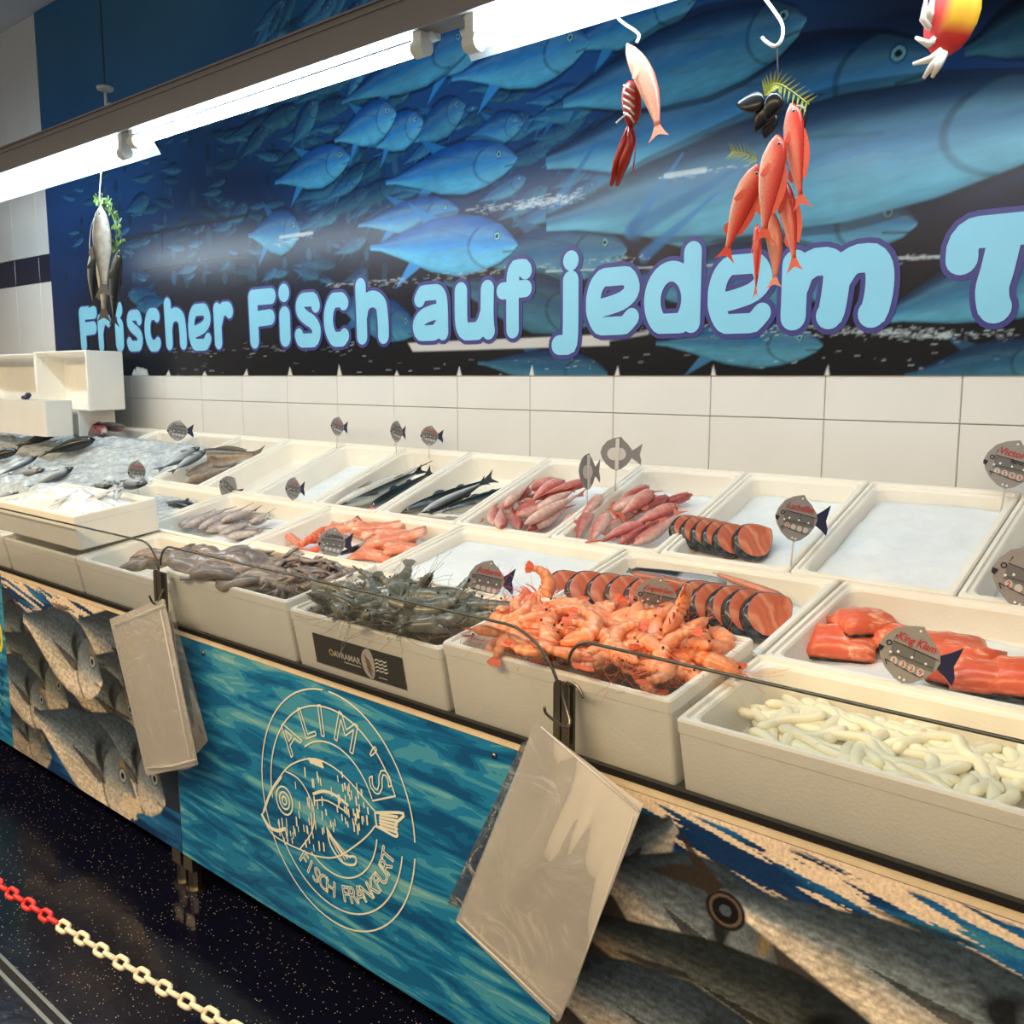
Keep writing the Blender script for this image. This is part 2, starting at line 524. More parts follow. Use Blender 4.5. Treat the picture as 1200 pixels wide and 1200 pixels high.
    def build(self, name, material, Y, parent=None, thick=0.004):
        nz, nx = self.X.shape
        V = np.zeros((nz * nx, 3)); V[:, 0] = self.X.ravel(); V[:, 1] = Y; V[:, 2] = self.Z.ravel()
        i = np.arange(nz * nx).reshape(nz, nx)
        F = np.stack([i[:-1, :-1], i[:-1, 1:], i[1:, 1:], i[1:, :-1]], -1).reshape(-1, 4)
        # back sheet gives the print its thickness
        x0, x1, z0, z1 = self.xs[0], self.xs[-1], self.zs[0], self.zs[-1]
        b = len(V)
        V = np.vstack([V, [[x0, Y + thick, z0], [x1, Y + thick, z0], [x1, Y + thick, z1], [x0, Y + thick, z1]]])
        Fb = [(b, b + 3, b + 2, b + 1), (i[0, 0], b, b + 1, i[0, -1]), (i[-1, -1], b + 2, b + 3, i[-1, 0]), (i[0, -1], b + 1, b + 2, i[-1, -1]), (i[-1, 0], b + 3, b, i[0, 0])]
        me = bpy.data.meshes.new(name)
        me.from_pydata(V.tolist(), [], F.tolist() + [tuple(int(k) for k in q) for q in Fb])
        at = me.color_attributes.new('Col', 'FLOAT_COLOR', 'POINT')
        arr = np.ones((len(V), 4), np.float32); arr[:nz * nx, :3] = self.rgb.reshape(-1, 3); arr[nz * nx:, :3] = .3
        at.data.foreach_set('color', arr.ravel())
        me.materials.append(MATS[material])
        me.update()
        return link(name, me, parent)

# ------------------------------------------------------------------ materials in use
mat('tile_white', srgb(218, 216, 212), rough=0.38, spec=0.25, noise=0.03, nscale=3)
mat('tile_navy', srgb(26, 30, 56), rough=0.2)
mat('grout', srgb(150, 146, 138), rough=0.9, noise=0.1)
mat('ceiling_paint', srgb(196, 204, 216), rough=0.9, noise=0.04, nscale=2)
mat('wall_paint', srgb(214, 212, 206), rough=0.8, noise=0.05)
mat('mural_print', (1, 1, 1), rough=0.27, attr=True, spec=0.22, bump=0.02, bscale=3)
mat('panel_print', (1, 1, 1), rough=0.45, attr=True, spec=0.3, noise=0.22, nscale=150)
mat('letter_blue', srgb(128, 196, 222), rough=0.35, noise=0.03, nscale=6)
mat('letter_edge', srgb(44, 42, 118), rough=0.4)
mat('foam', srgb(240, 236, 226), rough=0.62, bump=0.12, bscale=160, bkind='voronoi', subsurf=0.15, noise=0.03, nscale=9)
mat('foam_dark', srgb(225, 222, 214), rough=0.65, bump=0.12, bscale=160, bkind='voronoi', noise=0.03, nscale=9)
mat('ice', srgb(236, 240, 242), rough=0.25, bump=0.9, bscale=70, noise=0.05, nscale=40, subsurf=0.25, spec=0.6)
mat('ice_grey', srgb(200, 208, 212), rough=0.15, bump=1.0, bscale=60, noise=0.25, nscale=45, subsurf=0.15, spec=0.8)
mat('ice_flat', srgb(232, 238, 242), rough=0.4, bump=0.5, bscale=55, noise=0.05, nscale=14, subsurf=0.2)
mat('steel', srgb(150, 142, 130), rough=0.32, metal=1.0)
mat('steel_dark', srgb(70, 66, 60), rough=0.45, metal=0.8)
mat('clamp_steel', srgb(120, 112, 100), rough=0.35, metal=0.9)
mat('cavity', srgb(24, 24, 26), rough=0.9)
mat('ledge_wood', srgb(214, 196, 166), rough=0.6, noise=0.08, nscale=30)
mat('trunking', srgb(116, 114, 114), rough=0.55)
mat('lamp_white', srgb(176, 188, 192), rough=0.5)
mat('lamp_cap', srgb(190, 196, 192), rough=0.5)
mat('tube', (0.76, 0.92, 1.0), emit=TUBE_STRENGTH)
mat('cord', srgb(40, 40, 40), rough=0.6)
mat('string', srgb(220, 215, 205), rough=0.8)
mat('hook_white', srgb(235, 235, 232), rough=0.3)
mat('fish_skin', (1, 1, 1), rough=0.24, attr=True, noise=0.14, nscale=70, bump=0.08, bscale=220, spec=0.6)
mat('fish_skin_small', (1, 1, 1), rough=0.30, attr=True, noise=0.26, nscale=14, bump=0.1, bscale=60, spec=0.55)
mat('fin', (1, 1, 1), rough=0.4, attr=True, noise=0.15, nscale=60)
mat('plain_attr', (1, 1, 1), rough=0.4, attr=True)
mat('matte_attr', (1, 1, 1), rough=0.6, attr=True, noise=0.08, nscale=30)
mat('prawn_shell', (1, 1, 1), rough=0.3, attr=True, noise=0.3, nscale=55, subsurf=0.15, spec=0.55)
mat('shrimp_shell', (1, 1, 1), rough=0.22, attr=True, noise=0.35, nscale=60, subsurf=0.1, spec=0.6)
mat('octopus_skin', (1, 1, 1), rough=0.3, attr=True, noise=0.35, nscale=45, spec=0.6)
mat('squid_flesh', srgb(238, 234, 208), rough=0.3, noise=0.05, nscale=20, subsurf=0.3)
ramp_mat('salmon_flesh', [(0.30, srgb(222, 96, 64)), (0.52, srgb(230, 112, 78)), (0.62, srgb(240, 150, 116)), (0.70, srgb(246, 190, 160))], 26, (1, 3.2, 1), rough=0.3, detail=3, dist=1.2, bump=0.15, subsurf=0.2)
ramp_mat('salmon_pale', [(0.30, srgb(222, 122, 92)), (0.5, srgb(232, 146, 114)), (0.62, srgb(240, 180, 152)), (0.72, srgb(250, 216, 196))], 22, (1, 3.5, 1), rough=0.3, detail=3, dist=1.2, bump=0.15, subsurf=0.2)
ramp_mat('steak_flesh', [(0.0, srgb(226, 150, 118)), (0.2, srgb(212, 120, 90)), (0.6, srgb(202, 106, 78)), (1.0, srgb(210, 118, 88))], 7, (1, 1, 1), rough=0.35, kind='wave', dist=7.0, detail=3, bump=0.08, subsurf=0.15)
ramp_mat('salmon_skin', [(0.0, srgb(16, 18, 20)), (0.45, srgb(28, 32, 36)), (0.62, srgb(70, 78, 84)), (0.8, srgb(150, 158, 162))], 40, (1, 1, 1), rough=0.2, detail=6, bump=0.25)
ramp_mat('water_print', [(0.0, srgb(10, 78, 128)), (0.40, srgb(14, 96, 146)), (0.475, srgb(28, 120, 168)), (0.545, srgb(66, 146, 176)), (0.62, srgb(104, 168, 180)), (0.70, srgb(140, 180, 178))], 3.2, (1.0, 1.0, 6.5), rough=0.42, detail=8, rotate=-0.16, constant=True, dist=0.9, spec=0.35)
mat('logo_line', srgb(226, 226, 208), rough=0.5)
mat('black_print', srgb(10, 10, 12), rough=0.6, spec=0.2)
mat('tag_grey', srgb(150, 146, 142), rough=0.4, noise=0.05, nscale=40)
mat('tag_back', srgb(128, 124, 122), rough=0.4)
mat('tag_window', srgb(112, 110, 108), rough=0.35)
mat('tag_light', srgb(206, 200, 194), rough=0.4)
mat('tag_tail', srgb(36, 34, 72), rough=0.35)
mat('tag_red', srgb(190, 30, 40), rough=0.5)
mat('tag_ink', srgb(28, 26, 48), rough=0.5)
mat('tag_white', srgb(240, 240, 236), rough=0.4)
mat('stake', srgb(196, 192, 186), rough=0.35)
mat('chain_red', srgb(214, 44, 40), rough=0.4)
mat('chain_white', srgb(226, 214, 186), rough=0.4)
mat('gold_print', srgb(196, 160, 60), rough=0.5)
mat('yellow_print', srgb(236, 214, 40), rough=0.5)
thin_clear('glass', (0.965, 0.975, 0.965), 0.035, (0.85, 0.88, 0.84), gloss=1.0)
mat('glass_edge', srgb(62, 66, 60), rough=0.2)
thin_clear('bag_plastic', (0.95, 0.94, 0.92), 0.42, (0.97, 0.94, 0.89), rough=0.25, gloss=0.45, wrinkle=0.45)
thin_clear('bag_clear', (0.97, 0.97, 0.96), 0.10, (0.92, 0.90, 0.86), rough=0.15, gloss=0.8, wrinkle=0.6)
mat('leaf', srgb(84, 122, 44), rough=0.5, noise=0.2, nscale=30)
mat('frond', srgb(150, 160, 60), rough=0.5, noise=0.15, nscale=30)
mat('mussel', srgb(24, 26, 30), rough=0.25, noise=0.3, nscale=40)
mat('lobster_red', srgb(150, 34, 22), rough=0.3, noise=0.2, nscale=40)
mat('bone_white', srgb(226, 222, 214), rough=0.35)

def floor_material():
    m, nt, b = node_mat('floor_tile'); N, L = nt.nodes, nt.links
    tc = N.new('ShaderNodeTexCoord')
    vo = N.new('ShaderNodeTexVoronoi'); vo.inputs['Scale'].default_value = 120
    L.new(tc.outputs['Object'], vo.inputs['Vector'])
    lt = N.new('ShaderNodeMath'); lt.operation = 'LESS_THAN'; lt.inputs[1].default_value = 0.17
    L.new(vo.outputs['Distance'], lt.inputs[0])
    no = N.new('ShaderNodeTexNoise'); no.inputs['Scale'].default_value = 3; no.inputs['Detail'].default_value = 6
    L.new(tc.outputs['Object'], no.inputs['Vector'])
    sp = N.new('ShaderNodeSeparateColor'); L.new(vo.outputs['Color'], sp.inputs[0])
    gt = N.new('ShaderNodeMath'); gt.operation = 'GREATER_THAN'; gt.inputs[1].default_value = 0.72
    L.new(sp.outputs[0], gt.inputs[0])
    mu = N.new('ShaderNodeMath'); mu.operation = 'MULTIPLY'
    L.new(lt.outputs[0], mu.inputs[0]); L.new(gt.outputs[0], mu.inputs[1])
    mx = N.new('ShaderNodeMix'); mx.data_type = 'RGBA'
    mx.inputs['A'].default_value = (*srgb(14, 16, 34), 1); mx.inputs['B'].default_value = (*srgb(205, 195, 180), 1)
    L.new(mu.outputs[0], mx.inputs['Factor'])
    L.new(mx.outputs['Result'], b.inputs['Base Color'])
    mr = N.new('ShaderNodeMapRange'); mr.inputs['From Min'].default_value = .35; mr.inputs['From Max'].default_value = .65
    mr.inputs['To Min'].default_value = .06; mr.inputs['To Max'].default_value = .28
    L.new(no.outputs['Fac'], mr.inputs['Value']); L.new(mr.outputs['Result'], b.inputs['Roughness'])
    # puddles of water left on the tiles
    n2 = N.new('ShaderNodeTexNoise'); n2.inputs['Scale'].default_value = 22; n2.inputs['Detail'].default_value = 3
    L.new(tc.outputs['Object'], n2.inputs['Vector'])
    bp = N.new('ShaderNodeBump'); bp.inputs['Strength'].default_value = .25; bp.inputs['Distance'].default_value = .004
    L.new(n2.outputs['Fac'], bp.inputs['Height']); L.new(bp.outputs['Normal'], b.inputs['Normal'])
    b.inputs['Specular IOR Level'].default_value = 0.3
    MATS['floor_tile'] = m
floor_material()

# ------------------------------------------------------------------ room shell
WALL_Y = 2.66
CEIL_Z = EYE + 2.13
def slab(name, x0, x1, y0, y1, z0, z1, material):
    b = MB(); b.box(x0, x1, y0, y1, z0, z1)
    return tag(b.build(name, material), kind='structure')
slab('floor', -9.0, 3.2, -3.2, WALL_Y + .1, -0.1, 0, 'floor_tile')
slab('ceiling', -9.0, 3.2, -3.2, WALL_Y + .1, CEIL_Z, CEIL_Z + .1, 'ceiling_paint')
wall = slab('wall_back', -9.0, 3.2, WALL_Y, WALL_Y + .1, 0, CEIL_Z, 'grout')
slab('wall_left', -9.1, -9.0, -3.2, WALL_Y + .1, 0, CEIL_Z, 'wall_paint')
# wall tiles, one object each: columns 0.368 wide, joint heights from the photograph
TX0 = -1.169 * WALL_Y / 2.65
TP = 0.3685
MUR_X0 = pxY(68, 430, WALL_Y - .015).x - 0.02
Zs = [EYE - 0.815, EYE - 0.125, EYE + 0.575, EYE + 0.742, EYE + 1.44, EYE + 2.13]
tile_meshes = {}
def tile(ix, z0, z1, material):
    h = z1 - z0
    key = (round(h, 3), material)
    if key not in tile_meshes:
        b = MB(); g = 0.0022; e = 0.002
        w2, h2 = TP / 2 - g / 2, h / 2 - g / 2
        r = lambda i, y: [(-w2 + i, y, -h2 + i), (w2 - i, y, -h2 + i), (w2 - i, y, h2 - i), (-w2 + i, y, h2 - i)]
        b.rings([r(0, 0), r(0, -.006), r(e, -.008)], cap0=True, cap1=True)
        tile_meshes[key] = b.mesh('tile', material, False)
    o = link('tile', tile_meshes[key], wall, Matrix.Translation((TX0 + ix * TP + TP / 2, WALL_Y, (z0 + z1) / 2)))
for ix in range(-21, 6):
    xl = TX0 + ix * TP
    hidden = xl > MUR_X0 + .05
    for k in range(len(Zs) - 1):
        if hidden and k >= 2: continue
        tile(ix, Zs[k], Zs[k + 1], 'tile_navy' if k == 2 else 'tile_white')

# ------------------------------------------------------------------ the mural
MY = WALL_Y - 0.014
def mp(px, py):
    p = pxY(px, py, MY); return (p.x, p.z)
xs = [MUR_X0]
while xs[-1] < 0.9:
    xs.append(xs[-1] + (0.0042 if xs[-1] > -2.2 else 0.0042 + (-2.2 - xs[-1]) * 0.0014))
zs = list(np.arange(EYE + 0.0, EYE + 1.25, 0.0045)) + list(np.linspace(EYE + 1.25, CEIL_Z - .004, 110))
cv = Canvas(np.array(xs), np.array(zs))
X, Z = cv.X, cv.Z - EYE
nzb = vnoise(X, Z, 1.4, 2.0, 3, 4)
deep = np.array(srgb(14, 22, 48)); blk = np.array(srgb(15, 17, 22)); mid_ = np.array(srgb(24, 66, 120)); topc = np.array(srgb(34, 104, 150)); grn = np.array(srgb(70, 116, 138))
a1 = smoothstep(0.05, 0.55, Z + (nzb - .5) * .35)[..., None]
a2 = smoothstep(0.35, 1.15, Z + (nzb - .5) * .4)[..., None]
a3 = smoothstep(1.0, 2.1, Z)[..., None]
base = blk * (1 - a1) + deep * a1
base = base * (1 - a2) + mid_ * a2
base = base * (1 - a3) + topc * a3
fog = (smoothstep(.9, 1.9, Z) * np.exp(-((X + 4.6) / .8) ** 2) * .45)[..., None]
base = base * (1 - fog) + grn * fog
leftglow = ((1 - smoothstep(-6.2, -5.4, X)) * .5 * (1 - smoothstep(.9, 1.3, Z)))[..., None]
base = base * (1 - leftglow) + np.array(srgb(32, 62, 112)) * leftglow
brown = (np.exp(-((Z - .28) / .2) ** 2) * smoothstep(-5.9, -5.3, X) * (1 - smoothstep(-4.2, -3.4, X)) * .8)[..., None]
base = base * (1 - brown) + np.array(srgb(40, 38, 42)) * brown
dkr = (smoothstep(-1.6, -.9, X) * smoothstep(.75, .95, Z) * .8)[..., None]
base = base * (1 - dkr) + np.array(srgb(14, 18, 26)) * dkr
cv.rgb[:] = base * (0.85 + 0.3 * nzb[..., None])
def pal(k, tone=0, con=1.0):
    """tone 0 blue, 1 teal; k brightness"""
    b0 = np.array(srgb(18, 82, 160)) * (1 - tone) + np.array(srgb(32, 72, 104)) * tone
    s0 = np.array(srgb(46, 138, 210)) * (1 - tone) + np.array(srgb(66, 124, 152)) * tone
    l0 = np.array(srgb(78, 172, 216)) * (1 - tone) + np.array(srgb(84, 150, 170)) * tone
    d0 = np.array(srgb(14, 30, 58)); w0 = np.array(srgb(128, 196, 214))
    return [b0 * k, s0 * k, l0 * k, d0 * k, w0 * k]
rg = random.Random(5)
def F(n, t, hpx, k, tone=0, kind='jack', **kw):
    a, b = mp(*n), mp(*t)
    # hpx is the apparent depth in pixels at the fish's middle
    mx_, my_ = (n[0] + t[0]) / 2, (n[1] + t[1]) / 2
    h = abs(mp(mx_, my_ - hpx / 2)[1] - mp(mx_, my_ + hpx / 2)[1])
    if hpx > 36:        # the dark water that sets one fish off from the next in the printed photograph
        dk_ = [np.array(srgb(8, 16, 34))] * 5
        cv.fish(a, b, h * 1.16, dk_, kind=kind, alpha=.6, fins=False, eye=False, seed=1)
    cv.fish(a, b, h, pal(k * 1.06, tone), kind=kind, seed=rg.randint(0, 999), **kw)
# far school: small dim fish on the left and along the upper edge
for i in range(420):
    px = rg.uniform(75, 470); py = rg.uniform(60, 330)
    if py < 225 - px * .36: continue
    sz = rg.uniform(7, 20) * (0.6 + px / 420)
    if rg.random() < .55:
        w_, h_ = sz * .35, sz
        a, b = mp(px, py), mp(px + w_, py + h_)
        rx, rz = abs(b[0] - a[0]) * .6, abs(a[1] - b[1]) * .5
        w = cv.window(a[0] - rx, a[0] + rx, a[1] - rz, a[1] + rz)
        if cv.X[w].size:
            d = np.hypot((cv.X[w] - a[0]) / rx, (cv.Z[w] - a[1]) / rz)
            k = rg.uniform(.08, .42)
            cv.blend(w, (1 - smoothstep(.7, 1, d)) * rg.uniform(.4, .85), np.array(srgb(70, 128, 176)) * k)
    else:
        an = rg.uniform(-.5, .9)
        F((px + sz * math.cos(an), py - sz * math.sin(an) * .6), (px - sz * math.cos(an) * .4, py + sz * math.sin(an) * .4), sz * .6, rg.uniform(.12, .45), alpha=.85, eye=sz > 12)
for i in range(150):
    t_ = rg.random(); px = 300 + t_ * 300; py = 95 - t_ * 110 + rg.uniform(-70, 40)
    sz = rg.uniform(14, 34); an = rg.uniform(.5, 1.3)
    F((px + sz * math.cos(an), py - sz * math.sin(an)), (px - sz * math.cos(an), py + sz * math.sin(an)), sz * .8, rg.uniform(.35, .8), tone=.2, alpha=.9)
for i in range(90):
    px = rg.uniform(330, 760); py = rg.uniform(30, 260); sz = rg.uniform(14, 40); an = rg.uniform(.2, .7)
    F((px + sz * math.cos(an), py - sz * math.sin(an)), (px - sz * math.cos(an), py + sz * math.sin(an)), sz * .8, rg.uniform(.16, .42), alpha=.85)
# the big fish, from the far ones to the near ones: nose, tail base, depth in pixels, brightness
for (n, t, hp, k, tone, kw) in [
    ((330, 140), (262, 165), 32, .38, .2, {}), ((372, 118), (340, 172), 34, .42, .1, {}), ((350, 128), (300, 150), 30, .35, .2, {}), ((312, 150), (282, 185), 26, .3, 0, {}),
    ((175, 232), (147, 248), 26, .30, 0, {}), ((150, 345), (195, 352), 26, .26, 0, {}), ((160, 360), (195, 352), 22, .3, 0, {}),
    ((620, 20), (470, 92), 66, .62, 0, {}), ((560, 40), (400, 120), 60, .55, 0, {}), ((820, -10), (660, 60), 70, .55, .1, {}),
    ((690, 48), (530, 92), 74, .60, 0, {}), ((545, 122), (478, 168), 46, .40, .1, {}),
    ((613, 143), (545, 163), 38, .50, .1, {}), ((700, 120), (620, 140), 34, .34, 0, {}), ((760, 90), (640, 128), 40, .30, .2, {}),
    ((496, 142), (430, 172), 46, .66, 0, {}), ((464, 132), (392, 165), 52, .78, 0, {}), ((410, 184), (322, 214), 50, .86, 0, {}),
    ((352, 270), (291, 276), 54, .66, .1, {'fins': True}), ((290, 240), (265, 262), 26, .3, 0, {}),
    ((606, 185), (452, 214), 62, .62, 0, {}), ((538, 246), (420, 264), 44, .66, 0, {}),
    ((735, 292), (548, 305), 72, .46, .5, {}), ((606, 286), (434, 290), 72, .92, .1, {}),
    ((488, 388), (385, 350), 52, .42, .2, {}), ((712, 438), (560, 425), 46, .34, .6, {}), ((700, 372), (520, 330), 70, .30, .6, {'fins': False}),
    ((1100, 68), (640, 190), 132, .60, .45, {'kind': 'long', 'fins': False}),
    ((945, 22), (660, 120), 100, .56, .35, {'kind': 'long', 'fins': False}),
    ((1330, -20), (1130, 60), 90, .30, .8, {'kind': 'long', 'fins': False}),
    ((1075, 262), (700, 255), 92, .48, .55, {'kind': 'long', 'fins': False}),
    ((1290, 118), (640, 262), 150, .66, .75, {'kind': 'long'}),
    ((1000, 320), (728, 330), 84, .42, .5, {'kind': 'long'}),
    ((1420, 255), (1030, 372), 110, .60, .75, {'kind': 'long'}),
    ((1245, 420), (1060, 440), 60, .35, .8, {}),
    ((964, 404), (768, 402), 56, .56, .8, {}),
]:
    F(n, t, hp, k, tone, **kw)
# sharp thin fins crossing the picture
for (a, b, wd, k) in [((738, 272), (800, 180), .03, .6), ((755, 300), (842, 225), .03, .55), ((655, 235), (700, 165), .028, .5), ((890, 395), (700, 372), .02, .4), ((745, 268), (860, 200), .05, .4)]:
    cv.line(mp(*a), mp(*b), wd, pal(k, .2)[1], .75, taper=True)
# scratches and scuffs where the print has worn to the white backing
wr = np.array(srgb(186, 196, 200))
def scuff(px0, py0, px1, py1, n, spread, seed):
    r2 = random.Random(seed)
    for i in range(n):
        t_ = r2.random(); px = px0 + (px1 - px0) * t_; py = py0 + (py1 - py0) * t_ + r2.gauss(0, spread)
        l_ = r2.uniform(.8, 7)
        cv.line(mp(px, py), mp(px + l_, py - l_ * r2.uniform(-.1, .25)), r2.uniform(.0026, .0042), wr, r2.uniform(.08, .42))
scuff(545, 248, 680, 228, 150, 3, 1); scuff(600, 242, 665, 236, 110, 2.2, 2); scuff(820, 322, 1110, 300, 130, 2.5, 3)
scuff(900, 312, 1010, 302, 140, 5, 4); scuff(830, 388, 1200, 392, 220, 3.5, 5); scuff(420, 335, 760, 300, 110, 2.5, 6)
scuff(380, 335, 470, 328, 60, 1.5, 7); scuff(700, 388, 960, 384, 90, 2, 8); scuff(200, 410, 420, 405, 70, 6, 9); scuff(985, 385, 1120, 396, 120, 3, 10)
scuff(200, 430, 1190, 425, 50, 7, 12); scuff(770, 210, 900, 190, 60, 1.5, 14); scuff(320, 285, 366, 273, 40, 3, 15)
cv.line(mp(640, 318), mp(1120, 300), .005, wr, .6); cv.line(mp(780, 206), mp(826, 199), .011, wr, .7); cv.line(mp(328, 278), mp(366, 273), .01, wr, .8)
cv.line(mp(145, 280), mp(290, 252), .012, np.array(srgb(6, 8, 14)), .8); cv.line(mp(170, 318), mp(290, 300), .01, np.array(srgb(8, 9, 14)), .7)
cv.line(mp(190, 276), mp(190, 300), .014, np.array(srgb(8, 9, 14)), .7); cv.line(mp(234, 264), mp(234, 294), .012, np.array(srgb(8, 9, 14)), .7)
# the bare strip under the letters
cv.poly([mp(478, 402), mp(714, 392), mp(714, 405), mp(484, 412)], np.array(srgb(188, 186, 182)), .95, .004)
cv.poly([mp(700, 396), mp(760, 388), mp(760, 392), mp(700, 402)], np.array(srgb(180, 180, 178)), .7, .004)
# paper torn off at the joints of the tiles along the lower edge
for px in (157, 168, 197, 240, 288, 340, 398, 465, 538, 623, 723, 836, 969):
    hgt = rg.uniform(4, 13)
    cv.poly([mp(px - 3, 441), mp(px + 3, 441), mp(px + rg.uniform(-1, 1.5), 440 - hgt)], np.array(srgb(206, 204, 200)), 1, .003)
cv.poly([mp(157, 441), mp(174, 441), mp(172, 433), mp(160, 430)], np.array(srgb(206, 204, 200)), .95, .006)
mural = thing('wall_mural', 'large blue printed mural of a fish shoal with a German slogan on the tiled wall', 'mural')
cv.build('print', 'mural_print', MY, mural, 0.008)

# slogan letters, drawn with fat round strokes inside boxes measured on the wall
def arc(cx, cy, rx, ry, a0, a1, n=18):
    return [(cx + rx * math.cos(math.radians(a0 + (a1 - a0) * i / n)), cy + ry * math.sin(math.radians(a0 + (a1 - a0) * i / n))) for i in range(n + 1)]
# each glyph: list of (path in the unit box, width factor); w = stroke width / box width
def glyph_strokes(ch):
    if ch == 'F': return .34, [[(.18, .02), (.16, .98)], [(.16, .90), (.55, .92), (.92, .93)], [(.18, .50), (.80, .52)]]
    if ch == 'r': return .40, [[(.20, .03), (.18, .95)], [(.22, .55), (.45, .85), (.72, .90), (.86, .80)]]
    if ch == 'i': return .74, [[(.5, .05), (.5, .50)], [(.5, .95), (.5, .955)]]
    if ch == 's': return .32, [[(.82, .76), (.72, .90), (.48, .93), (.26, .84), (.24, .68), (.45, .55), (.68, .46), (.82, .32), (.76, .14), (.5, .06), (.25, .10), (.16, .22)]]
    if ch == 'c': return .33, [arc(.52, .5, .34, .41, 50, 310)]
    if ch == 'h': return .33, [[(.18, .03), (.16, .97)], [(.2, .45)] + arc(.52, .48, .30, .20, 160, 20, 8) + [(.84, .3), (.84, .03)]]
    if ch == 'e': return .285, [[(.20, .40), (.45, .44), (.72, .52), (.86, .66), (.80, .84), (.62, .95), (.40, .93), (.20, .78), (.12, .55), (.13, .34), (.25, .13), (.46, .04), (.68, .08), (.86, .24)]]
    if ch == 'a': return .315, [[(.20, .76), (.34, .91), (.58, .93), (.80, .82), (.86, .60), (.87, .04)], [(.84, .52), (.58, .50), (.28, .42), (.14, .26), (.26, .07), (.50, .06), (.72, .18), (.86, .34)]]
    if ch == 'u': return .32, [[(.18, .95), (.18, .42), (.22, .20), (.38, .08), (.55, .10), (.72, .25), (.82, .45)], [(.84, .97), (.83, .40), (.86, .05)]]
    if ch == 'f': return .38, [[(.86, .86), (.70, .94), (.52, .88), (.46, .70), (.46, .04)], [(.14, .62), (.86, .63)]]
    if ch == 'j': return .55, [[(.66, .72), (.66, .20), (.58, .07), (.34, .05), (.26, .07)], [(.66, .92), (.66, .925)]]
    if ch == 'd': return .30, [[(.84, .98), (.84, .55), (.84, .03)], arc(.48, .37, .33, .33, 60, 420, 28)]
    if ch == 'm': return .245, [[(.12, .93), (.12, .05)], [(.14, .55), (.20, .75), (.36, .86), (.50, .74), (.50, .40), (.46, .05)], [(.52, .60), (.62, .80), (.78, .86), (.88, .72), (.89, .40), (.84, .05)]]
    if ch == 'T': return .33, [[(.08, .62), (.20, .84), (.40, .88), (.70, .90), (.98, .92)], [(.56, .84), (.50, .50), (.46, .30), (.50, .08)]]
LET = [('F', 94.5, 115, 360, 411), ('r', 116, 131, 369, 411), ('i', 134, 147, 354, 411), ('s', 149, 168, 364, 411), ('c', 170, 191, 362, 411), ('h', 194, 219, 349, 409), ('e', 222, 248, 357, 410), ('r', 252, 274, 355, 408),
       ('F', 293, 324, 340, 407), ('i', 326, 343, 334, 405), ('s', 346, 377, 344, 406), ('c', 380, 413, 344, 405), ('h', 418, 456, 326, 402),
       ('a', 485, 525, 335, 398), ('u', 533, 580, 331, 397), ('f', 584, 623, 306, 395),
       ('j', 648, 681, 296, 414), ('e', 689, 750, 315, 391), ('d', 756, 823, 287, 389), ('e', 832, 905, 300, 389), ('m', 917, 1046, 291, 383), ('T', 1111, 1232, 254, 376)]
def densify(path, n=4):
    # Catmull-Rom through the points so that strokes look brushed
    if len(path) < 3: return path
    P_ = [path[0]] + list(path) + [path[-1]]; out = []
    for i in range(1, len(P_) - 2):
        p0, p1, p2, p3 = [np.array(q) for q in P_[i - 1:i + 3]]
        for k in range(n):
            t = k / n
            out.append(tuple(.5 * ((2 * p1) + (-p0 + p2) * t + (2 * p0 - 5 * p1 + 4 * p2 - p3) * t * t + (-p0 + 3 * p1 - 3 * p2 + p3) * t ** 3)))
    out.append(path[-1]); return out
for k, (ch, x0, x1, y0, y1) in enumerate(LET):
    a = pxY(x0, (y0 + y1) / 2, MY).x; b = pxY(x1, (y0 + y1) / 2, MY).x
    xm = (x0 + x1) / 2
    zt = pxY(xm, y0, MY).z; zb = pxY(xm, y1, MY).z
    W, H = b - a, zt - zb
    wfac, strokes = glyph_strokes(ch)
    wd = wfac * W
    for nm, grow, mt, dy in (('letter_outline', .030, 'letter_edge', .0018), ('letter', 0.0, 'letter_blue', .0040)):
        g = MB()
        if nm == 'letter_outline': grow = min(.030, .016 + .012 * (k / 12.0))
        for st in strokes:
            pts = [(p[0] * W, p[1] * H) for p in densify(st)]
            # keep the stroke inside its box
            pts = [(min(max(p[0], wd * .42), W - wd * .42), min(max(p[1], wd * .42), H - wd * .42)) for p in pts]
            g.stroke(pts, wd + grow, seg=10)
        M = Matrix.Translation((a, MY - dy, zb)) @ Matrix.Rotation(PI / 2, 4, 'X')
        g.build(nm, mt, mural, M=M)

# ------------------------------------------------------------------ display counter
PY = 1.385                                  # face of the printed front panels
PZ0, PZ1 = EYE - 1.432, EYE - 0.742
counter = thing('display_counter', 'long tilted fish counter with printed front panels on short legs', 'counter', Matrix.Translation((-2.2, 1.9, 0)))
counter_inv = Matrix.Translation((2.2, -1.9, 0))
CX0, CX1 = -6.9, 0.75
def cpart(mb, name, material, smooth=False, parent=None):
    return mb.build(name, material, parent or counter, smooth, M=counter_inv if parent is None else None)
HB = {'F': 0.143, 'M': 0.115, 'B': 0.13}
for r in 'FMB':
    Y0, Z0, a, D = ROWS[r]
    b = MB()
    M = Matrix.Translation(rp(r, 0, 0, -HB[r])) @ Matrix.Rotation(a, 4, 'X')
    b.box(CX0, CX1, 0.0 if r != 'F' else .008, D - .004, -.022, -.0005, M=M)
    cpart(b, 'deck', 'steel_dark')
b = MB(); b.box(CX0, CX1, PY + .02, PY + .05, PZ0 + .02, PZ1 - .03)
b.box(CX0, CX1, PY + .05, 2.55, PZ0 + .10, PZ0 + .16)
cpart(b, 'chassis', 'cavity')
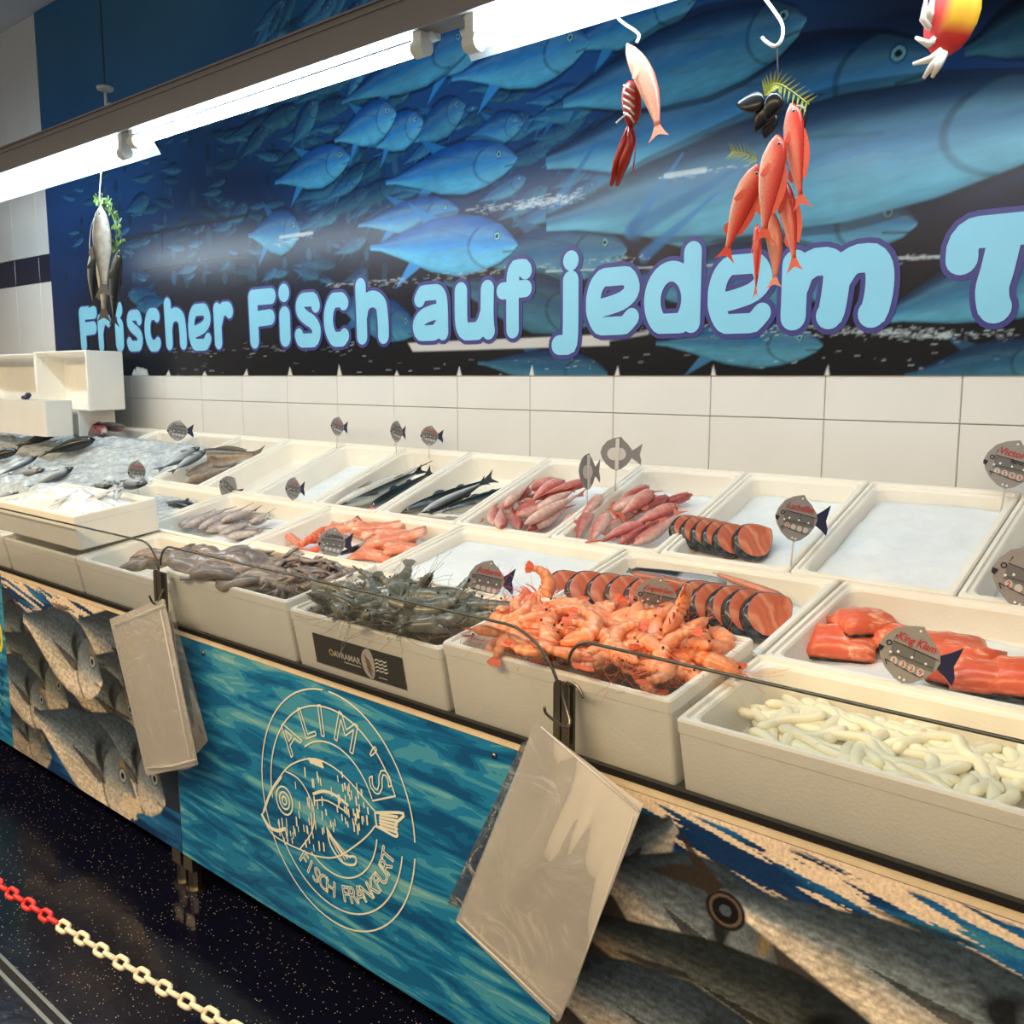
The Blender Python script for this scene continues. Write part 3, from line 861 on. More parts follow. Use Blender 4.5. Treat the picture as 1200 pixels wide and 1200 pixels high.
b = MB(); b.box(CX0, CX1, 2.52, 2.58, .12, 1.16); cpart(b, 'back_board', 'steel_dark')
b = MB(); b.box(CX0, CX1, PY - .004, PY + .030, PZ1, PZ1 + .008); cpart(b, 'ledge', 'ledge_wood')
b = MB(); b.box(CX0, CX1, PY + .008, PY + .02, PZ1 + .008, PZ1 + .022); cpart(b, 'gap_strip', 'cavity')
for lx in (-5.3, -2.66, -1.1, .3):
    for d in (-.035, .035):
        for ly in (PY + .07, 2.45):
            b = MB(); b.box(lx + d - .026, lx + d + .026, ly - .025, ly + .025, .075, PZ0 + .12)
            b.tube([(lx + d, ly, .076), (lx + d, ly, .012)], .022, 10)
            b.tube([(lx + d, ly, .012), (lx + d, ly, 0.0)], .032, 12)
            cpart(b, 'leg', 'steel')

# front panels: a printed sheet each
SEAM = [-6.6, -5.2, -3.83, -2.572, -1.13, 0.70]
def pp(px, py):
    p = pxY(px, py, PY); return (p.x, p.z)
def bpal(k=1.0, tone=0.0):
    f = lambda *c: np.array(srgb(*c)) * k
    w = np.array([1.0, .86, .62])
    out = [f(58, 72, 86), f(132, 146, 158), f(228, 216, 200), f(16, 17, 20), f(150, 160, 166)]
    if tone: out = [c * (1 - tone) + c * w * tone * .8 for c in out]
    return out
def water_top(c, zt, seed, depth=.16):
    """blue sea with white wave crests along the upper edge of the print"""
    X, Z = c.X, c.Z
    n = vnoise(X + Z * 1.2, Z, 5, 34, seed, 4)
    n2 = vnoise(X + Z * 1.6, Z + X * .18, 7, 75, seed + 4, 4)
    navy = np.array(srgb(14, 48, 92)); blue = np.array(srgb(28, 98, 156)); teal = np.array(srgb(70, 140, 150)); wht = np.array(srgb(226, 206, 184))
    t = smoothstep(.35, .65, n)[..., None]
    base = navy * (1 - t) + blue * t
    t2 = smoothstep(.62, .72, n)[..., None] * .5
    base = base * (1 - t2) + teal * t2
    fade = smoothstep(zt - depth * 1.15, zt - depth * .35, Z)
    foam_ = smoothstep(.575, .592, n2 + .055 * smoothstep(zt - depth * .45, zt, Z)) * fade
    foam_ = np.maximum(foam_, smoothstep(zt - .016, zt - .010, Z + (n2 - .5) * .03))
    c.rgb[:] = base * (1 - foam_[..., None]) + wht * foam_[..., None]

# left bream panel
c1 = Canvas(np.arange(SEAM[2], SEAM[3] - .002, .0042), np.arange(PZ0, PZ1, .0042))
water_top(c1, PZ1, 11)
def B1(n, t, hm, k, tone, **kw): c1.fish(pp(*n), pp(*t), hm, bpal(k, tone), kind='bream', **kw)
c1.blend((slice(None), slice(None)), (1 - smoothstep(PZ1 - .20, PZ1 - .17, c1.Z + .02 * np.sin(c1.X * 9))) * smoothstep(SEAM[2], SEAM[2] + .01, c1.X) * (c1.Z > PZ0 + .10 + (c1.X - SEAM[2]) * .02), np.array(srgb(34, 44, 60)))
for (n, t, hm, k, tone, sd) in [((30, 745), (-30, 690), .24, .55, 0, 1), ((46, 760), (-10, 720), .24, .62, .2, 2), ((190, 800), (92, 728), .30, .62, 0, 3), ((165, 822), (108, 770), .2, .7, .6, 14),
                                ((60, 884), (-5, 850), .22, .5, .3, 4), ((48, 872), (0, 838), .2, .5, .3, 13),
                                ((80, 824), (-8, 742), .27, .70, .75, 5), ((58, 838), (-16, 770), .26, .72, .1, 6),
                                ((165, 850), (70, 788), .24, .66, .75, 7), ((120, 797), (27, 722), .30, .95, .1, 8),
                                ((194, 938), (90, 836), .30, .80, .1, 9), ((160, 936), (40, 836), .34, .95, .1, 10)]:
    B1(n, t, hm, k, tone, seed=sd)
r3 = random.Random(3)
for i in range(130):
    px, py = r3.gauss(152, 6), r3.gauss(946, 7)
    cv_a, cv_b = pp(px, py), pp(px + r3.uniform(-2, 2), py + r3.uniform(-1.5, 1.5))
    c1.line(cv_a, cv_b, r3.uniform(.004, .010), np.array(srgb(214, 196, 172)), .9)
pan = [None] * 5
pan[2] = c1.build('front_panel', 'panel_print', PY, counter, .02); pan[2].matrix_local = counter_inv
tag(pan[2], 'printed panel of overlapping sea breams under white wave crests')
# right bream panel
c2 = Canvas(np.arange(SEAM[4] + .002, 0.12, .0024), np.arange(PZ0, PZ1, .0024))
water_top(c2, PZ1, 23, .17)
qa, qb = pp(760, 992), pp(1200, 1150)
dk = (1 - smoothstep(-.03, .01, c2.Z - (qa[1] + (c2.X - qa[0]) * (qb[1] - qa[1]) / (qb[0] - qa[0]))))
c2.blend((slice(None), slice(None)), dk, np.array(srgb(60, 56, 54)))
def B2(n, t, hm, k, tone, **kw): c2.fish(pp(*n), pp(*t), hm, bpal(k, tone), kind='bream', **kw)
for (n, t, hm, k, tone, kw) in [((700, 1030), (790, 965), .20, .62, 0, dict(seed=1, eye=False, fins=False)),
                                ((915, 1160), (700, 1010), .30, .85, .15, dict(seed=2, fins=False, eye=False)),
                                ((1180, 1350), (650, 1062), .225, .50, .75, dict(seed=3, fins=False)),
                                ((980, 1330), (600, 1110), .26, .85, .05, dict(seed=5)),
                                ((1400, 1330), (832, 1040), .215, 1.0, .10, dict(seed=8))]:
    B2(n, t, hm, k, tone, **kw)
# the eye of the fish that lies under the tail
ec = pp(850, 1067)
for r_, cl in ((.040, srgb(30, 24, 22)), (.033, srgb(96, 84, 76)), (.027, srgb(20, 17, 16)), (.012, srgb(70, 84, 96))):
    w = c2.window(ec[0] - .05, ec[0] + .05, ec[1] - .05, ec[1] + .05)
    c2.blend(w, 1 - smoothstep(r_ * .9, r_, np.hypot((c2.X[w] - ec[0]), (c2.Z[w] - ec[1]) * 1.1)), np.array(cl))
# dark forked tail over it
for q in ([(848, 1040), (790, 966), (806, 1000), (826, 1050)], [(838, 1048), (756, 1018), (800, 1012), (848, 1036)]):
    c2.poly([pp(*k) for k in q], np.array(srgb(52, 44, 38)), .95, .003)
pan[4] = c2.build('front_panel', 'panel_print', PY, counter, .02); pan[4].matrix_local = counter_inv
tag(pan[4], 'printed panel with large silver breams beneath painted waves')
# far left and logo panels with the water pattern
for k in (0, 1, 3):
    b = MB(); b.box(SEAM[k] + .002, SEAM[k + 1] - .002, PY, PY + .02, PZ0, PZ1)
    pan[k] = cpart(b, 'front_panel', 'water_print')
tag(pan[3], 'blue water print panel with a round white fish logo')
tag(pan[1], 'blue water print panel edge with a yellow spot and dark script')
# left panel: the edge of a yellow oval and some dark script
b = MB(); oc = pp(-1, 745)
b.stroke([(oc[0] + .028 * math.cos(t), oc[1] + .055 * math.sin(t)) for t in np.linspace(-1.9, 1.9, 14)], .018)
b.build('print_mark', 'yellow_print', pan[1], M=Matrix.Translation((0, PY - .0012, 0)) @ Matrix.Rotation(PI / 2, 4, 'X'))
b = MB()
for i, yy in enumerate((790, 800, 812, 824, 836)):
    q = pp(2, yy)
    b.stroke([(q[0] - .03, q[1]), (q[0] - .008, q[1] + .014), (q[0] + .006, q[1] - .012), (q[0] + .018, q[1] + .01)], .005)
b.build('print_mark', 'tag_ink', pan[1], M=Matrix.Translation((0, PY - .0012, 0)) @ Matrix.Rotation(PI / 2, 4, 'X'))
# screws in the logo panel
for (sx, sy) in ((580, 885), (239, 765)):
    q = pp(sx, sy); b = MB()
    b.tube([(q[0], PY, q[1]), (q[0], PY - .005, q[1])], .006, 10); b.build('screw', 'steel', pan[3], True)

# logo: outlined circles, lettering and the fish, drawn as thin lines
lg = MB(); LW = .0042
cx_, cz_ = pp(390, 948)
def toL(px, py):
    q = pp(px, py); return (q[0] - cx_, q[1] - cz_)
e_l, e_r, e_t, e_b = toL(299, 915), toL(483, 990), toL(372, 808), toL(425, 1091)
RO = (abs(e_l[0]) + abs(e_r[0])) / 2; RZ = (abs(e_t[1]) + abs(e_b[1])) / 2
R = (RO + RZ) / 2
def circ(r_, a0, a1, n=48, w=LW): lg.stroke(arc(0, 0, r_, r_, a0, a1, n), w)
circ(R, 95, 355); circ(R, 3, 90)
R2, R3 = R * .86, R * .565
circ(R2, 24, 190); circ(R2, 205, 352); circ(R3, 26, 128, 30); circ(R3, 238, 352, 30)
lg.stroke([(R3 * math.cos(.42), R3 * math.sin(.42)), (R2 * math.cos(.42), R2 * math.sin(.42))], LW)
for ch, an in zip("ALIM'S", (140, 116, 99, 74, 50, 34)):
    rr = (R2 + R3) / 2 + R * .01
    M = Matrix.Translation((rr * math.cos(math.radians(an)), rr * math.sin(math.radians(an)), 0)) @ Matrix.Rotation(math.radians(an - 90), 4, 'Z')
    for e0, e1 in text_edges(ch, R * .38): lg.stroke([(M @ Vector(e0))[:2], (M @ Vector(e1))[:2]], LW * .9, caps=False)
for i, ch in enumerate('FISCH FRANKFURT'):
    if ch == ' ': continue
    an = 232 + i * (352 - 232) / 15.0 + 2
    rr = (R2 + R3) / 2
    M = Matrix.Translation((rr * math.cos(math.radians(an)), rr * math.sin(math.radians(an)), 0)) @ Matrix.Rotation(math.radians(an + 90), 4, 'Z')
    for e0, e1 in text_edges(ch, R * .20): lg.stroke([(M @ Vector(e0))[:2], (M @ Vector(e1))[:2]], LW * .75, caps=False)
# fish: traced from the logo in pixels of the photograph, then laid in the panel's plane
def LP(*pts, w=LW, dens=True):
    q = [toL(*p) for p in pts]; lg.stroke(densify(q) if dens else q, w)
LP((308, 955), (318, 930), (334, 903), (350, 892), (370, 889), (392, 899), (412, 917), (428, 936), (440, 950))
LP((308, 955), (318, 975), (335, 987), (352, 995), (372, 1003), (395, 1004), (418, 990), (432, 978), (440, 968))
LP((334, 903), (350, 912), (362, 930), (369, 952), (366, 975), (352, 995))
LP((308, 955), (316, 968), (326, 973), (334, 971), w=.010)
LP((310, 950), (318, 928), (330, 910), w=.009)
LP((440, 952), (442, 968), w=.006); LP((442, 952), (474, 953), (464, 966), (466, 980), (448, 971), (442, 968), w=.007)
for k in range(5): LP((446, 954 + k * 3.6), (466, 957 + k * 4.6), w=.007)
LP((384, 970), (388, 990), (402, 1010), (416, 1013), (417, 1004), (402, 1000), (384, 970), w=.006)
for k in range(4): LP((385 + k * 1.2, 976 + k * 1), (402 + k * 3, 1008 - k * 1), w=.0035)
LP((368, 930), (380, 927), (394, 932), (408, 943), w=.008); LP((370, 938), (384, 938), (408, 952), w=.004)
ew = toL(334, 938)
for r_ in (.010, .022, .036): lg.stroke(arc(ew[0], ew[1], r_, r_ * 1.05, 0, 360, 16), .005)
rr3 = random.Random(8)
for i in range(150):
    px, py = rr3.uniform(320, 438), rr3.uniform(896, 1000)
    cxp, cyp = (px - 372) / 68.0, (py - 946) / 52.0
    if cxp ** 2 + cyp ** 2 > .86 or abs(px - 334) < 16 and abs(py - 938) < 18 or py > 968 and 380 < px < 420: continue
    l_ = rr3.uniform(5, 10)
    LP((px, py), (px + .8, py + l_), w=rr3.uniform(.0035, .006), dens=False)
for i in range(8): LP((363 + i * 2, 889 + i * .6), (365 + i * 2, 893 + i * .8), w=.008, dens=False)
lg.build('logo_print', 'logo_line', pan[3], M=Matrix.Translation((cx_, PY - .0015, cz_)) @ Matrix.Rotation(PI / 2, 4, 'X'))

# ------------------------------------------------------------------ foam boxes
def rrect(w, d, r, z, k=4):
    pts = []
    for (sx, sy, a0) in ((1, 1, 0), (-1, 1, 90), (-1, -1, 180), (1, -1, 270)):
        for i in range(k + 1):
            a = math.radians(a0 + 90 * i / k)
            pts.append((sx * (w / 2 - r) + r * math.cos(a), sy * (d / 2 - r) + r * math.sin(a), z))
    return pts
box_cache = {}
def box_mesh(W, D, h, material='foam'):
    key = (round(W, 3), round(D, 3), round(h, 3), material)
    if key in box_cache: return box_cache[key]
    b = MB()
    spec = [(.006, 0, .010), (.004, .004, .010), (.0015, h - .028, .009), (.0, h - .026, .009), (.0, h - .004, .008), (.003, h, .008), (.011, h, .010),
            (.013, h - .007, .012), (.021, h - .007, .020), (.024, h - .012, .026), (.032, .045, .03), (.042, .029, .03), (.06, .025, .03)]
    b.rings([rrect(W - 2 * i, D - 2 * i, r, z) for (i, z, r) in spec])
    # small stacking notch and drain marks on the rim
    me = b.mesh('fish_box', material, False)
    for p in me.polygons: p.use_smooth = False
    box_cache[key] = me
    return me
BOXES = {}
def foam_box(key, row, X0, X1, label, h=None, lift=0.0, D=None, v0=0.0, cat='box', material='foam', group='white foam fish boxes on the counter'):
    D = D or ROWS[row][3] - .004
    h = (h or HB[row]) + lift
    o = link('foam_box', box_mesh(X1 - X0 - .005, D, h, material), None, rowmat(row, (X0 + X1) / 2, v0 + D / 2, -HB[row]))
    tag(o, label, cat, group)
    BOXES[key] = (row, X0, X1, v0, D, lift, h)
    return o
def ice_bed(key, n0, amp, material, label, tilt=0.0, seed=0, inset=.033, mound=0.0, v_a=0.0, v_b=1.0, x_a=0.0, x_b=1.0, res=.012, name='crushed_ice'):
    """height field of crushed ice in a box; n0 height relative to the rim plane of the row"""
    row, X0, X1, v0, D, lift, h = BOXES[key]
    xa, xb = X0 + inset + (X1 - X0 - 2 * inset) * x_a, X0 + inset + (X1 - X0 - 2 * inset) * x_b
    va, vb = v0 + inset + (D - 2 * inset) * v_a, v0 + inset + (D - 2 * inset) * v_b
    nx, nv = max(6, int((xb - xa) / res)), max(6, int((vb - va) / res))
    U, V = np.meshgrid(np.linspace(0, 1, nx), np.linspace(0, 1, nv))
    XX, VV = xa + (xb - xa) * U, va + (vb - va) * V
    N_ = n0 + (vnoise(XX, VV, 22, 22, seed, 3) - .5) * 2 * amp + mound * np.sin(PI * U) * np.sin(PI * V) + tilt * (V - .5)
    N_ = np.maximum(N_, -h + lift + .028)
    b = MB(); r_, c_ = N_.shape
    fl = -h + lift + .0265
    vs = [rp(row, XX[j, i], VV[j, i], N_[j, i]) for j in range(r_) for i in range(c_)]
    fs = [(j * c_ + i, j * c_ + i + 1, (j + 1) * c_ + i + 1, (j + 1) * c_ + i) for j in range(r_ - 1) for i in range(c_ - 1)]
    # skirt down to the floor of the box
    edge = [(0, i) for i in range(c_)] + [(j, c_ - 1) for j in range(1, r_)] + [(r_ - 1, i) for i in range(c_ - 2, -1, -1)] + [(j, 0) for j in range(r_ - 2, 0, -1)]
    k0 = len(vs)
    vs += [rp(row, XX[j, i], VV[j, i], fl) for (j, i) in edge]
    m_ = len(edge)
    for q in range(m_):
        a, b2 = edge[q], edge[(q + 1) % m_]
        fs.append((a[0] * c_ + a[1], k0 + q, k0 + (q + 1) % m_, b2[0] * c_ + b2[1]))
    b.add(vs, fs)
    o = b.build(name, material, None, True)
    return tag(o, label, 'ice', kind='stuff')

# front row, from the squid strips leftwards
fb = 'white foam box on the counter front holding '
foam_box('F0', 'F', -0.862, -0.262, fb + 'white squid strips')
foam_box('Fr', 'F', -0.258, 0.34, 'white foam box right of the squid strips on the counter front')
foam_box('F1', 'F', -1.440, -0.866, fb + 'cooked orange prawns', lift=.03)
avb = foam_box('F2', 'F', -1.992, -1.444, fb + 'raw grey shrimps with a black sticker', lift=.012)
foam_box('F3', 'F', -2.592, -1.996, fb + 'a heap of grey squids', lift=.028)
foam_box('F4', 'F', -3.196, -2.596, 'white foam box with a few long squid arms behind the glass pane', lift=-.012)
foam_box('F5', 'F', -3.80, -3.20, 'white foam box under the ice-filled box on the counter front', lift=-.012)
foam_box('F6', 'F', -4.404, -3.804, 'closed-up white foam box at the far left of the counter front', lift=-.012)
# middle row
mb_ = 'white foam box in the middle row '
foam_box('M0', 'M', -0.860, -0.245, mb_ + 'holding red salmon chunks')
foam_box('Mr', 'M', -0.240, 0.37, mb_ + 'beyond the salmon chunks')
foam_box('M1', 'M', -1.452, -0.864, mb_ + 'holding two lines of salmon steaks')
foam_box('M2', 'M', -2.058, -1.456, mb_ + 'with only ice in it')
foam_box('M3', 'M', -2.712, -2.062, mb_ + 'holding salmon trimmings and fillets')
foam_box('M4', 'M', -3.352, -2.716, mb_ + 'holding slim mauve fish')
foam_box('M5', 'M', -3.960, -3.356, mb_ + 'with wet grey ice and a dark fish')
# back row
bb = 'narrow white foam box along the tiled wall '
XB = [-0.245, -0.621, -0.995, -1.357, -1.726, -2.110, -2.486, -2.842, -3.226, -3.612, -4.000, -4.386, -4.780, -5.170, -5.56]
bl = ['with the half-hidden price tag', 'filled with plain white ice', 'holding one line of salmon steaks', 'of red mullets beside the salmon steaks', 'of red mullets beside the dark mackerels',
      'holding mackerels and a silver fish', 'holding long dark fish', 'standing empty beside the long dark fish', 'standing empty with pinkish residue', 'holding brown groupers',
      'with breams poking out of the ice', 'full of ice beside the bream box', 'holding red gutted fish']
for i in range(len(bl)):
    foam_box('B%d' % i, 'B', XB[i + 1], XB[i], bb + bl[i])
# box stacked on the front row, full of ice
SB_R = pxX(90, 609, pxY(90, 609, 1.402).x)
def stacked():
    xr = pxY(90, 609, 1.402).x; xl = pxY(7, 596, 1.402).x - .10
    h = .118
    zt = pxY(90, 609, 1.402).z
    D = .30
    Mx = Matrix.Translation(((xr + xl) / 2, 1.402 + D / 2, zt - h + .03)) @ Matrix.Rotation(math.radians(7), 4, 'X')
    o = link('foam_box', box_mesh(xr - xl, D, h), None, Mx)
    tag(o, 'white foam box stacked on the others with crushed ice and small silver fish tails', 'box', 'white foam fish boxes on the counter')
    return xl, xr, zt, D, Mx, h
STK = stacked()

# sticker on the shrimp box
Wb = 1.992 - 1.444
sq = [pxY(*p, ROWS['F'][0] + .004) for p in ((365, 741), (470, 775), (470, 821), (368, 783))]
sx0, sx1 = sq[0].x, sq[1].x
row, X0, X1, v0, D, lift, h = BOXES['F2']
st_w, st_h = (sx1 - sx0), .078
b = MB(); b.box(-st_w / 2, st_w / 2, -st_h / 2, st_h / 2, 0, .0012)
sm = Matrix.Translation((sx0 + st_w / 2 - (X0 + X1) / 2, -D / 2 + .0006, h * .46 - .004)) @ Matrix.Rotation(PI / 2, 4, 'X')
stk = b.build('sticker', 'black_print', avb, M=sm); tag(stk, 'black producer sticker with gold and white print')
b = MB(); vs, fs = text_geo('AVRAMAR', .022, .0006); b.add(vs, fs, M=Matrix.Translation((-.038, -.002, .0016)))
for i in range(9): b.stroke([(-.050 + i * .007, -.016), (-.0455 + i * .007, -.016)], .003, z=.0016)
b.build('lettering', 'tag_light', stk)
b = MB(); b.stroke(arc(-.097, .0, .007, .007, 0, 360, 14), .0045, z=.0016); b.build('emblem', 'gold_print', stk)
b = MB(); b.add([(.047 + .030 * math.cos(t) * (1 if math.cos(t) < 0 else .55), .038 * math.sin(t), .0016) for t in np.linspace(0, 2 * PI, 24, endpoint=False)], [tuple(range(24))])
b.build('photo_print', 'tag_light', stk)
b = MB()
for (ax, ay, bx, by) in ((.03, .02, .052, -.005), (.032, .006, .055, -.02), (.036, -.008, .05, -.03)):
    b.stroke([(ax, ay), ((ax + bx) / 2, (ay + by) / 2), (bx, by)], [.003, .009, .003], z=.0019)
b.build('photo_print', mat('sticker_fish', srgb(120, 92, 66), rough=.5), stk)
b = MB()
for i in range(4):
    b.stroke([(.068 + .008 * k, .016 - i * .009 + (.0018 if k % 2 else -.0018), .0) for k in range(6)], .0036, z=.0016)
for i in range(5): b.stroke([(.074 + i * .006, -.028), (.078 + i * .006, -.028)], .002, z=.0016)
b.build('wave_print', 'tag_white', stk)

# ------------------------------------------------------------------ fish: body, fins, eyes as shared meshes
def fish_proto(name, prof, colf, skin='fish_skin', tail=(.16, .62, .3), dorsal=None, pect=True, bend=0.0, eye=.016, fincol=(.2, .2, .2), lift=0.0, eyecol=(.75, .72, .6), seg=12, st=16):
    """prof: rows (s, up, down, half thickness) along a body of total length 1 (tail fin included); nose at x=-.5; lies on its flank, back towards +y"""
    parts = []
    P_ = np.array(prof); s = np.linspace(0, 1, st) ** .92 * P_[-1, 0]
    up_, dn_, hw_ = [np.interp(s, P_[:, 0], P_[:, k]) for k in (1, 2, 3)]
    by = lambda q: bend * 4 * (q - .5) ** 2
    bz = lambda q: lift * 4 * (q - .5) ** 2
    rings, cc = [], []
    for i in range(st):
        rg_ = []
        for j in range(seg):
            a = 2 * PI * j / seg
            ca, sa = math.cos(a), math.sin(a)
            y = (up_[i] if ca > 0 else dn_[i]) * (abs(ca) ** .9) * (1 if ca > 0 else -1)
            z = hw_[i] * (abs(sa) ** .8) * (1 if sa > 0 else -1)
            rg_.append((s[i] - .5, y + by(s[i]), z + bz(s[i])))
            cc.append(colf(s[i], ca))
        rings.append(rg_)
    b = MB(); b.rings(rings, cols=cc)
    parts.append(('body', b.mesh('body', skin, True)))
    sb = P_[-1, 0]; th, spread, notch = .006, tail[1] * tail[0], tail[2]
    b = MB(); y0 = by(sb); e = P_[-1, 1] * .9
    L_ = 1 - sb + .01
    pts = [(sb - .51, e), (sb - .5 + L_ * .55, spread * .62), (.5, spread), (.5 - L_ * notch, spread * .15), (.5 - L_ * notch, -spread * .15), (.5, -spread), (sb - .5 + L_ * .55, -spread * .62), (sb - .51, -e)]
    b.plate([(p[0], p[1] + by(min(p[0] + .5, 1))) for p in pts], th, c=fincol, M=Matrix.Translation((0, 0, bz(1) * .9)))
    parts.append(('tail_fin', b.mesh('tail_fin', 'fin', False)))
    for di, (s0, s1, hgt, sgn) in enumerate(dorsal or []):
        b = MB()
        n = 6; poly = []; topl = []
        for k in range(n + 1):
            q = s0 + (s1 - s0) * k / n
            poly.append((q - .5, sgn * np.interp(q, s, up_ if sgn > 0 else dn_) * .92 + by(q)))
        for k in range(n, -1, -1):
            q = s0 + (s1 - s0) * k / n
            base = np.interp(q, s, up_ if sgn > 0 else dn_)
            topl.append((q - .5 + .02, sgn * (base * .92 + hgt * math.sin(PI * (.15 + .75 * (1 - k / n)))) + by(q)))
        b.plate(poly + topl, .004, c=fincol, M=Matrix.Translation((0, 0, bz((s0 + s1) / 2))))
        nm_ = 'back_fin' if sgn > 0 else 'belly_fin'
        parts.append((nm_, b.mesh(nm_, 'fin', False)))
    if pect:
        b = MB(); q = .27; hwq = np.interp(q, s, hw_)
        b.plate([(0, .012), (.06, .022), (.13, .0), (.12, -.022), (.05, -.02), (0, -.010)], .003, c=fincol,
                M=Matrix.Translation((q - .5, -.015 + by(q), hwq * .98 + bz(q))) @ Matrix.Rotation(-.28, 4, 'Z') @ Matrix.Rotation(-.08, 4, 'Y'))
        parts.append(('side_fin', b.mesh('side_fin', 'fin', False)))
    if eye:
        q = .085
        hwq = float(np.interp(q, s, hw_)); ya = float(np.interp(q, s, up_)) * .32 + by(q)
        for sg in (1, -1):
            b = MB(); z = sg * hwq * .88 + bz(q)
            b.ell(q - .5, ya, z, eye, eye, eye * .45, seg=10, st=6, colf=lambda x, y, zz: ((.01, .01, .012) if math.hypot(x, y) < .62 else eyecol))
            parts.append(('eye', b.mesh('eye', 'plain_attr', True)))
    return dict(name=name, parts=parts)

def put(proto, p0, p1, up, label, cat, group, roll=0.0, scale=(1, 1, 1), name=None, lift=0.0):
    """nose at p0, tail tip at p1"""
    M, L_ = frame(Vector(p0), Vector(p1), Vector(up))
    M = Matrix.Translation(Vector(up) * lift) @ M @ Matrix.Rotation(roll, 4, 'X') @ Matrix.Diagonal((L_ * scale[0], L_ * scale[1], L_ * scale[2], 1))
    if len(proto['parts']) == 1:
        return tag(link(name or proto['name'], proto['parts'][0][1], None, M), label, cat, group)
    r = thing(name or proto['name'], label, cat, M, group)
    for nm, me in proto['parts']: link(nm, me, r)
    return r

def grad(*stops):
    """colour by the angle from the back (1) to the belly (-1)"""
    ks = [k for k, c in stops][::-1]; cs = np.array([c for k, c in stops])[::-1]
    def f(s, ca):
        return tuple(float(np.interp(ca, ks, cs[:, i])) for i in range(3))
    return f
PROF_SLIM = [(0, .005, .005, .004), (.03, .022, .022, .016), (.10, .042, .045, .030), (.22, .060, .064, .044), (.38, .066, .070, .048), (.55, .058, .060, .040), (.72, .036, .036, .024), (.84, .018, .018, .010), (.87, .017, .017, .007)]
PROF_MULLET = [(0, .012, .014, .010), (.03, .045, .034, .026), (.09, .074, .052, .042), (.20, .090, .074, .056), (.34, .088, .078, .058), (.52, .070, .062, .046), (.70, .042, .036, .028), (.82, .022, .022, .012), (.86, .022, .022, .008)]
PROF_BREAM = [(0, .01, .02, .008), (.04, .060, .050, .026), (.10, .11, .088, .046), (.22, .155, .13, .066), (.36, .165, .145, .068), (.54, .135, .12, .052), (.70, .075, .066, .030), (.80, .034, .034, .014), (.84, .032, .032, .009)]
PROF_GROUPER = [(0, .02, .03, .03), (.04, .07, .06, .06), (.12, .11, .10, .09), (.26, .13, .125, .095), (.42, .12, .12, .085), (.60, .085, .085, .055), (.76, .05, .05, .03), (.85, .04, .04, .016)]
mul_c = grad((1, srgb(150, 66, 66)), (.5, srgb(184, 88, 84)), (.0, srgb(204, 122, 114)), (-.5, srgb(218, 164, 152)), (-1, srgb(216, 186, 176)))
mul_c2 = grad((1, srgb(158, 80, 76)), (.4, srgb(196, 112, 104)), (-.2, srgb(208, 142, 132)), (-1, srgb(220, 188, 176)))
mack_c = grad((1, srgb(18, 22, 24)), (.35, srgb(30, 36, 40)), (.0, srgb(90, 98, 104)), (-.4, srgb(176, 180, 182)), (-1, srgb(214, 212, 206)))
dark_c = grad((1, srgb(16, 22, 22)), (.0, srgb(28, 36, 38)), (-.45, srgb(52, 62, 66)), (-.75, srgb(150, 156, 158)), (-1, srgb(206, 206, 200)))
silv_c = grad((1, srgb(120, 126, 130)), (.4, srgb(176, 180, 182)), (-.3, srgb(206, 208, 206)), (-1, srgb(228, 226, 220)))
mauv_c = grad((1, srgb(86, 72, 72)), (.4, srgb(120, 102, 102)), (-.1, srgb(150, 132, 130)), (-.6, srgb(184, 168, 164)), (-1, srgb(196, 184, 178)))
grou_c = grad((1, srgb(58, 50, 42)), (.2, srgb(104, 90, 76)), (-.4, srgb(140, 122, 106)), (-1, srgb(196, 176, 160)))
brea_g = grad((1, srgb(60, 66, 72)), (.5, srgb(120, 126, 130)), (0, srgb(170, 174, 176)), (-1, srgb(220, 220, 216)))
brea_c = lambda s, ca: tuple(np.array(brea_g(s, ca)) * (.22 if s < .16 and ca > -.7 else 1.0))
red_c = grad((1, srgb(190, 44, 34)), (.3, srgb(220, 74, 58)), (-.3, srgb(236, 128, 108)), (-1, srgb(244, 204, 190)))
pale_c = grad((1, srgb(226, 110, 90)), (.0, srgb(238, 150, 126)), (-1, srgb(244, 196, 176)))
trout_c = grad((1, srgb(70, 70, 64)), (.4, srgb(140, 136, 126)), (-.2, srgb(190, 184, 172)), (-1, srgb(214, 208, 196)))

MULL = [fish_proto('red_mullet', PROF_MULLET, c_, 'fish_skin_small', bend=bd, fincol=srgb(206, 110, 84), dorsal=[(.32, .50, .05, 1), (.58, .68, .03, 1)], eye=.02, eyecol=srgb(220, 170, 150), st=12, seg=10, lift=lf, pect=False)
        for (c_, bd, lf) in ((mul_c, .02, 0), (mul_c2, -.03, -.02), (mul_c, .05, .01), (mul_c2, .0, -.01))]
MACK = [fish_proto('mackerel', PROF_SLIM, c_, bend=bd, fincol=srgb(40, 44, 46), dorsal=[(.34, .46, .03, 1), (.58, .66, .02, 1), (.60, .68, .02, -1)], eye=.012, tail=(.13, .5, .35)) for (c_, bd) in ((dark_c, .02), (mack_c, -.02), (silv_c, .01))]
MAUV = [fish_proto('slim_fish', PROF_SLIM, mauv_c, 'fish_skin_small', bend=bd, fincol=srgb(140, 124, 122), dorsal=[(.40, .60, .02, 1)], eye=.015, st=12, seg=10, pect=False) for bd in (.03, -.03, .0)]
GROU = [fish_proto('grouper', PROF_GROUPER, grou_c, 'fish_skin_small', bend=.03, fincol=srgb(84, 72, 60), dorsal=[(.24, .72, .05, 1)], eye=.018)]
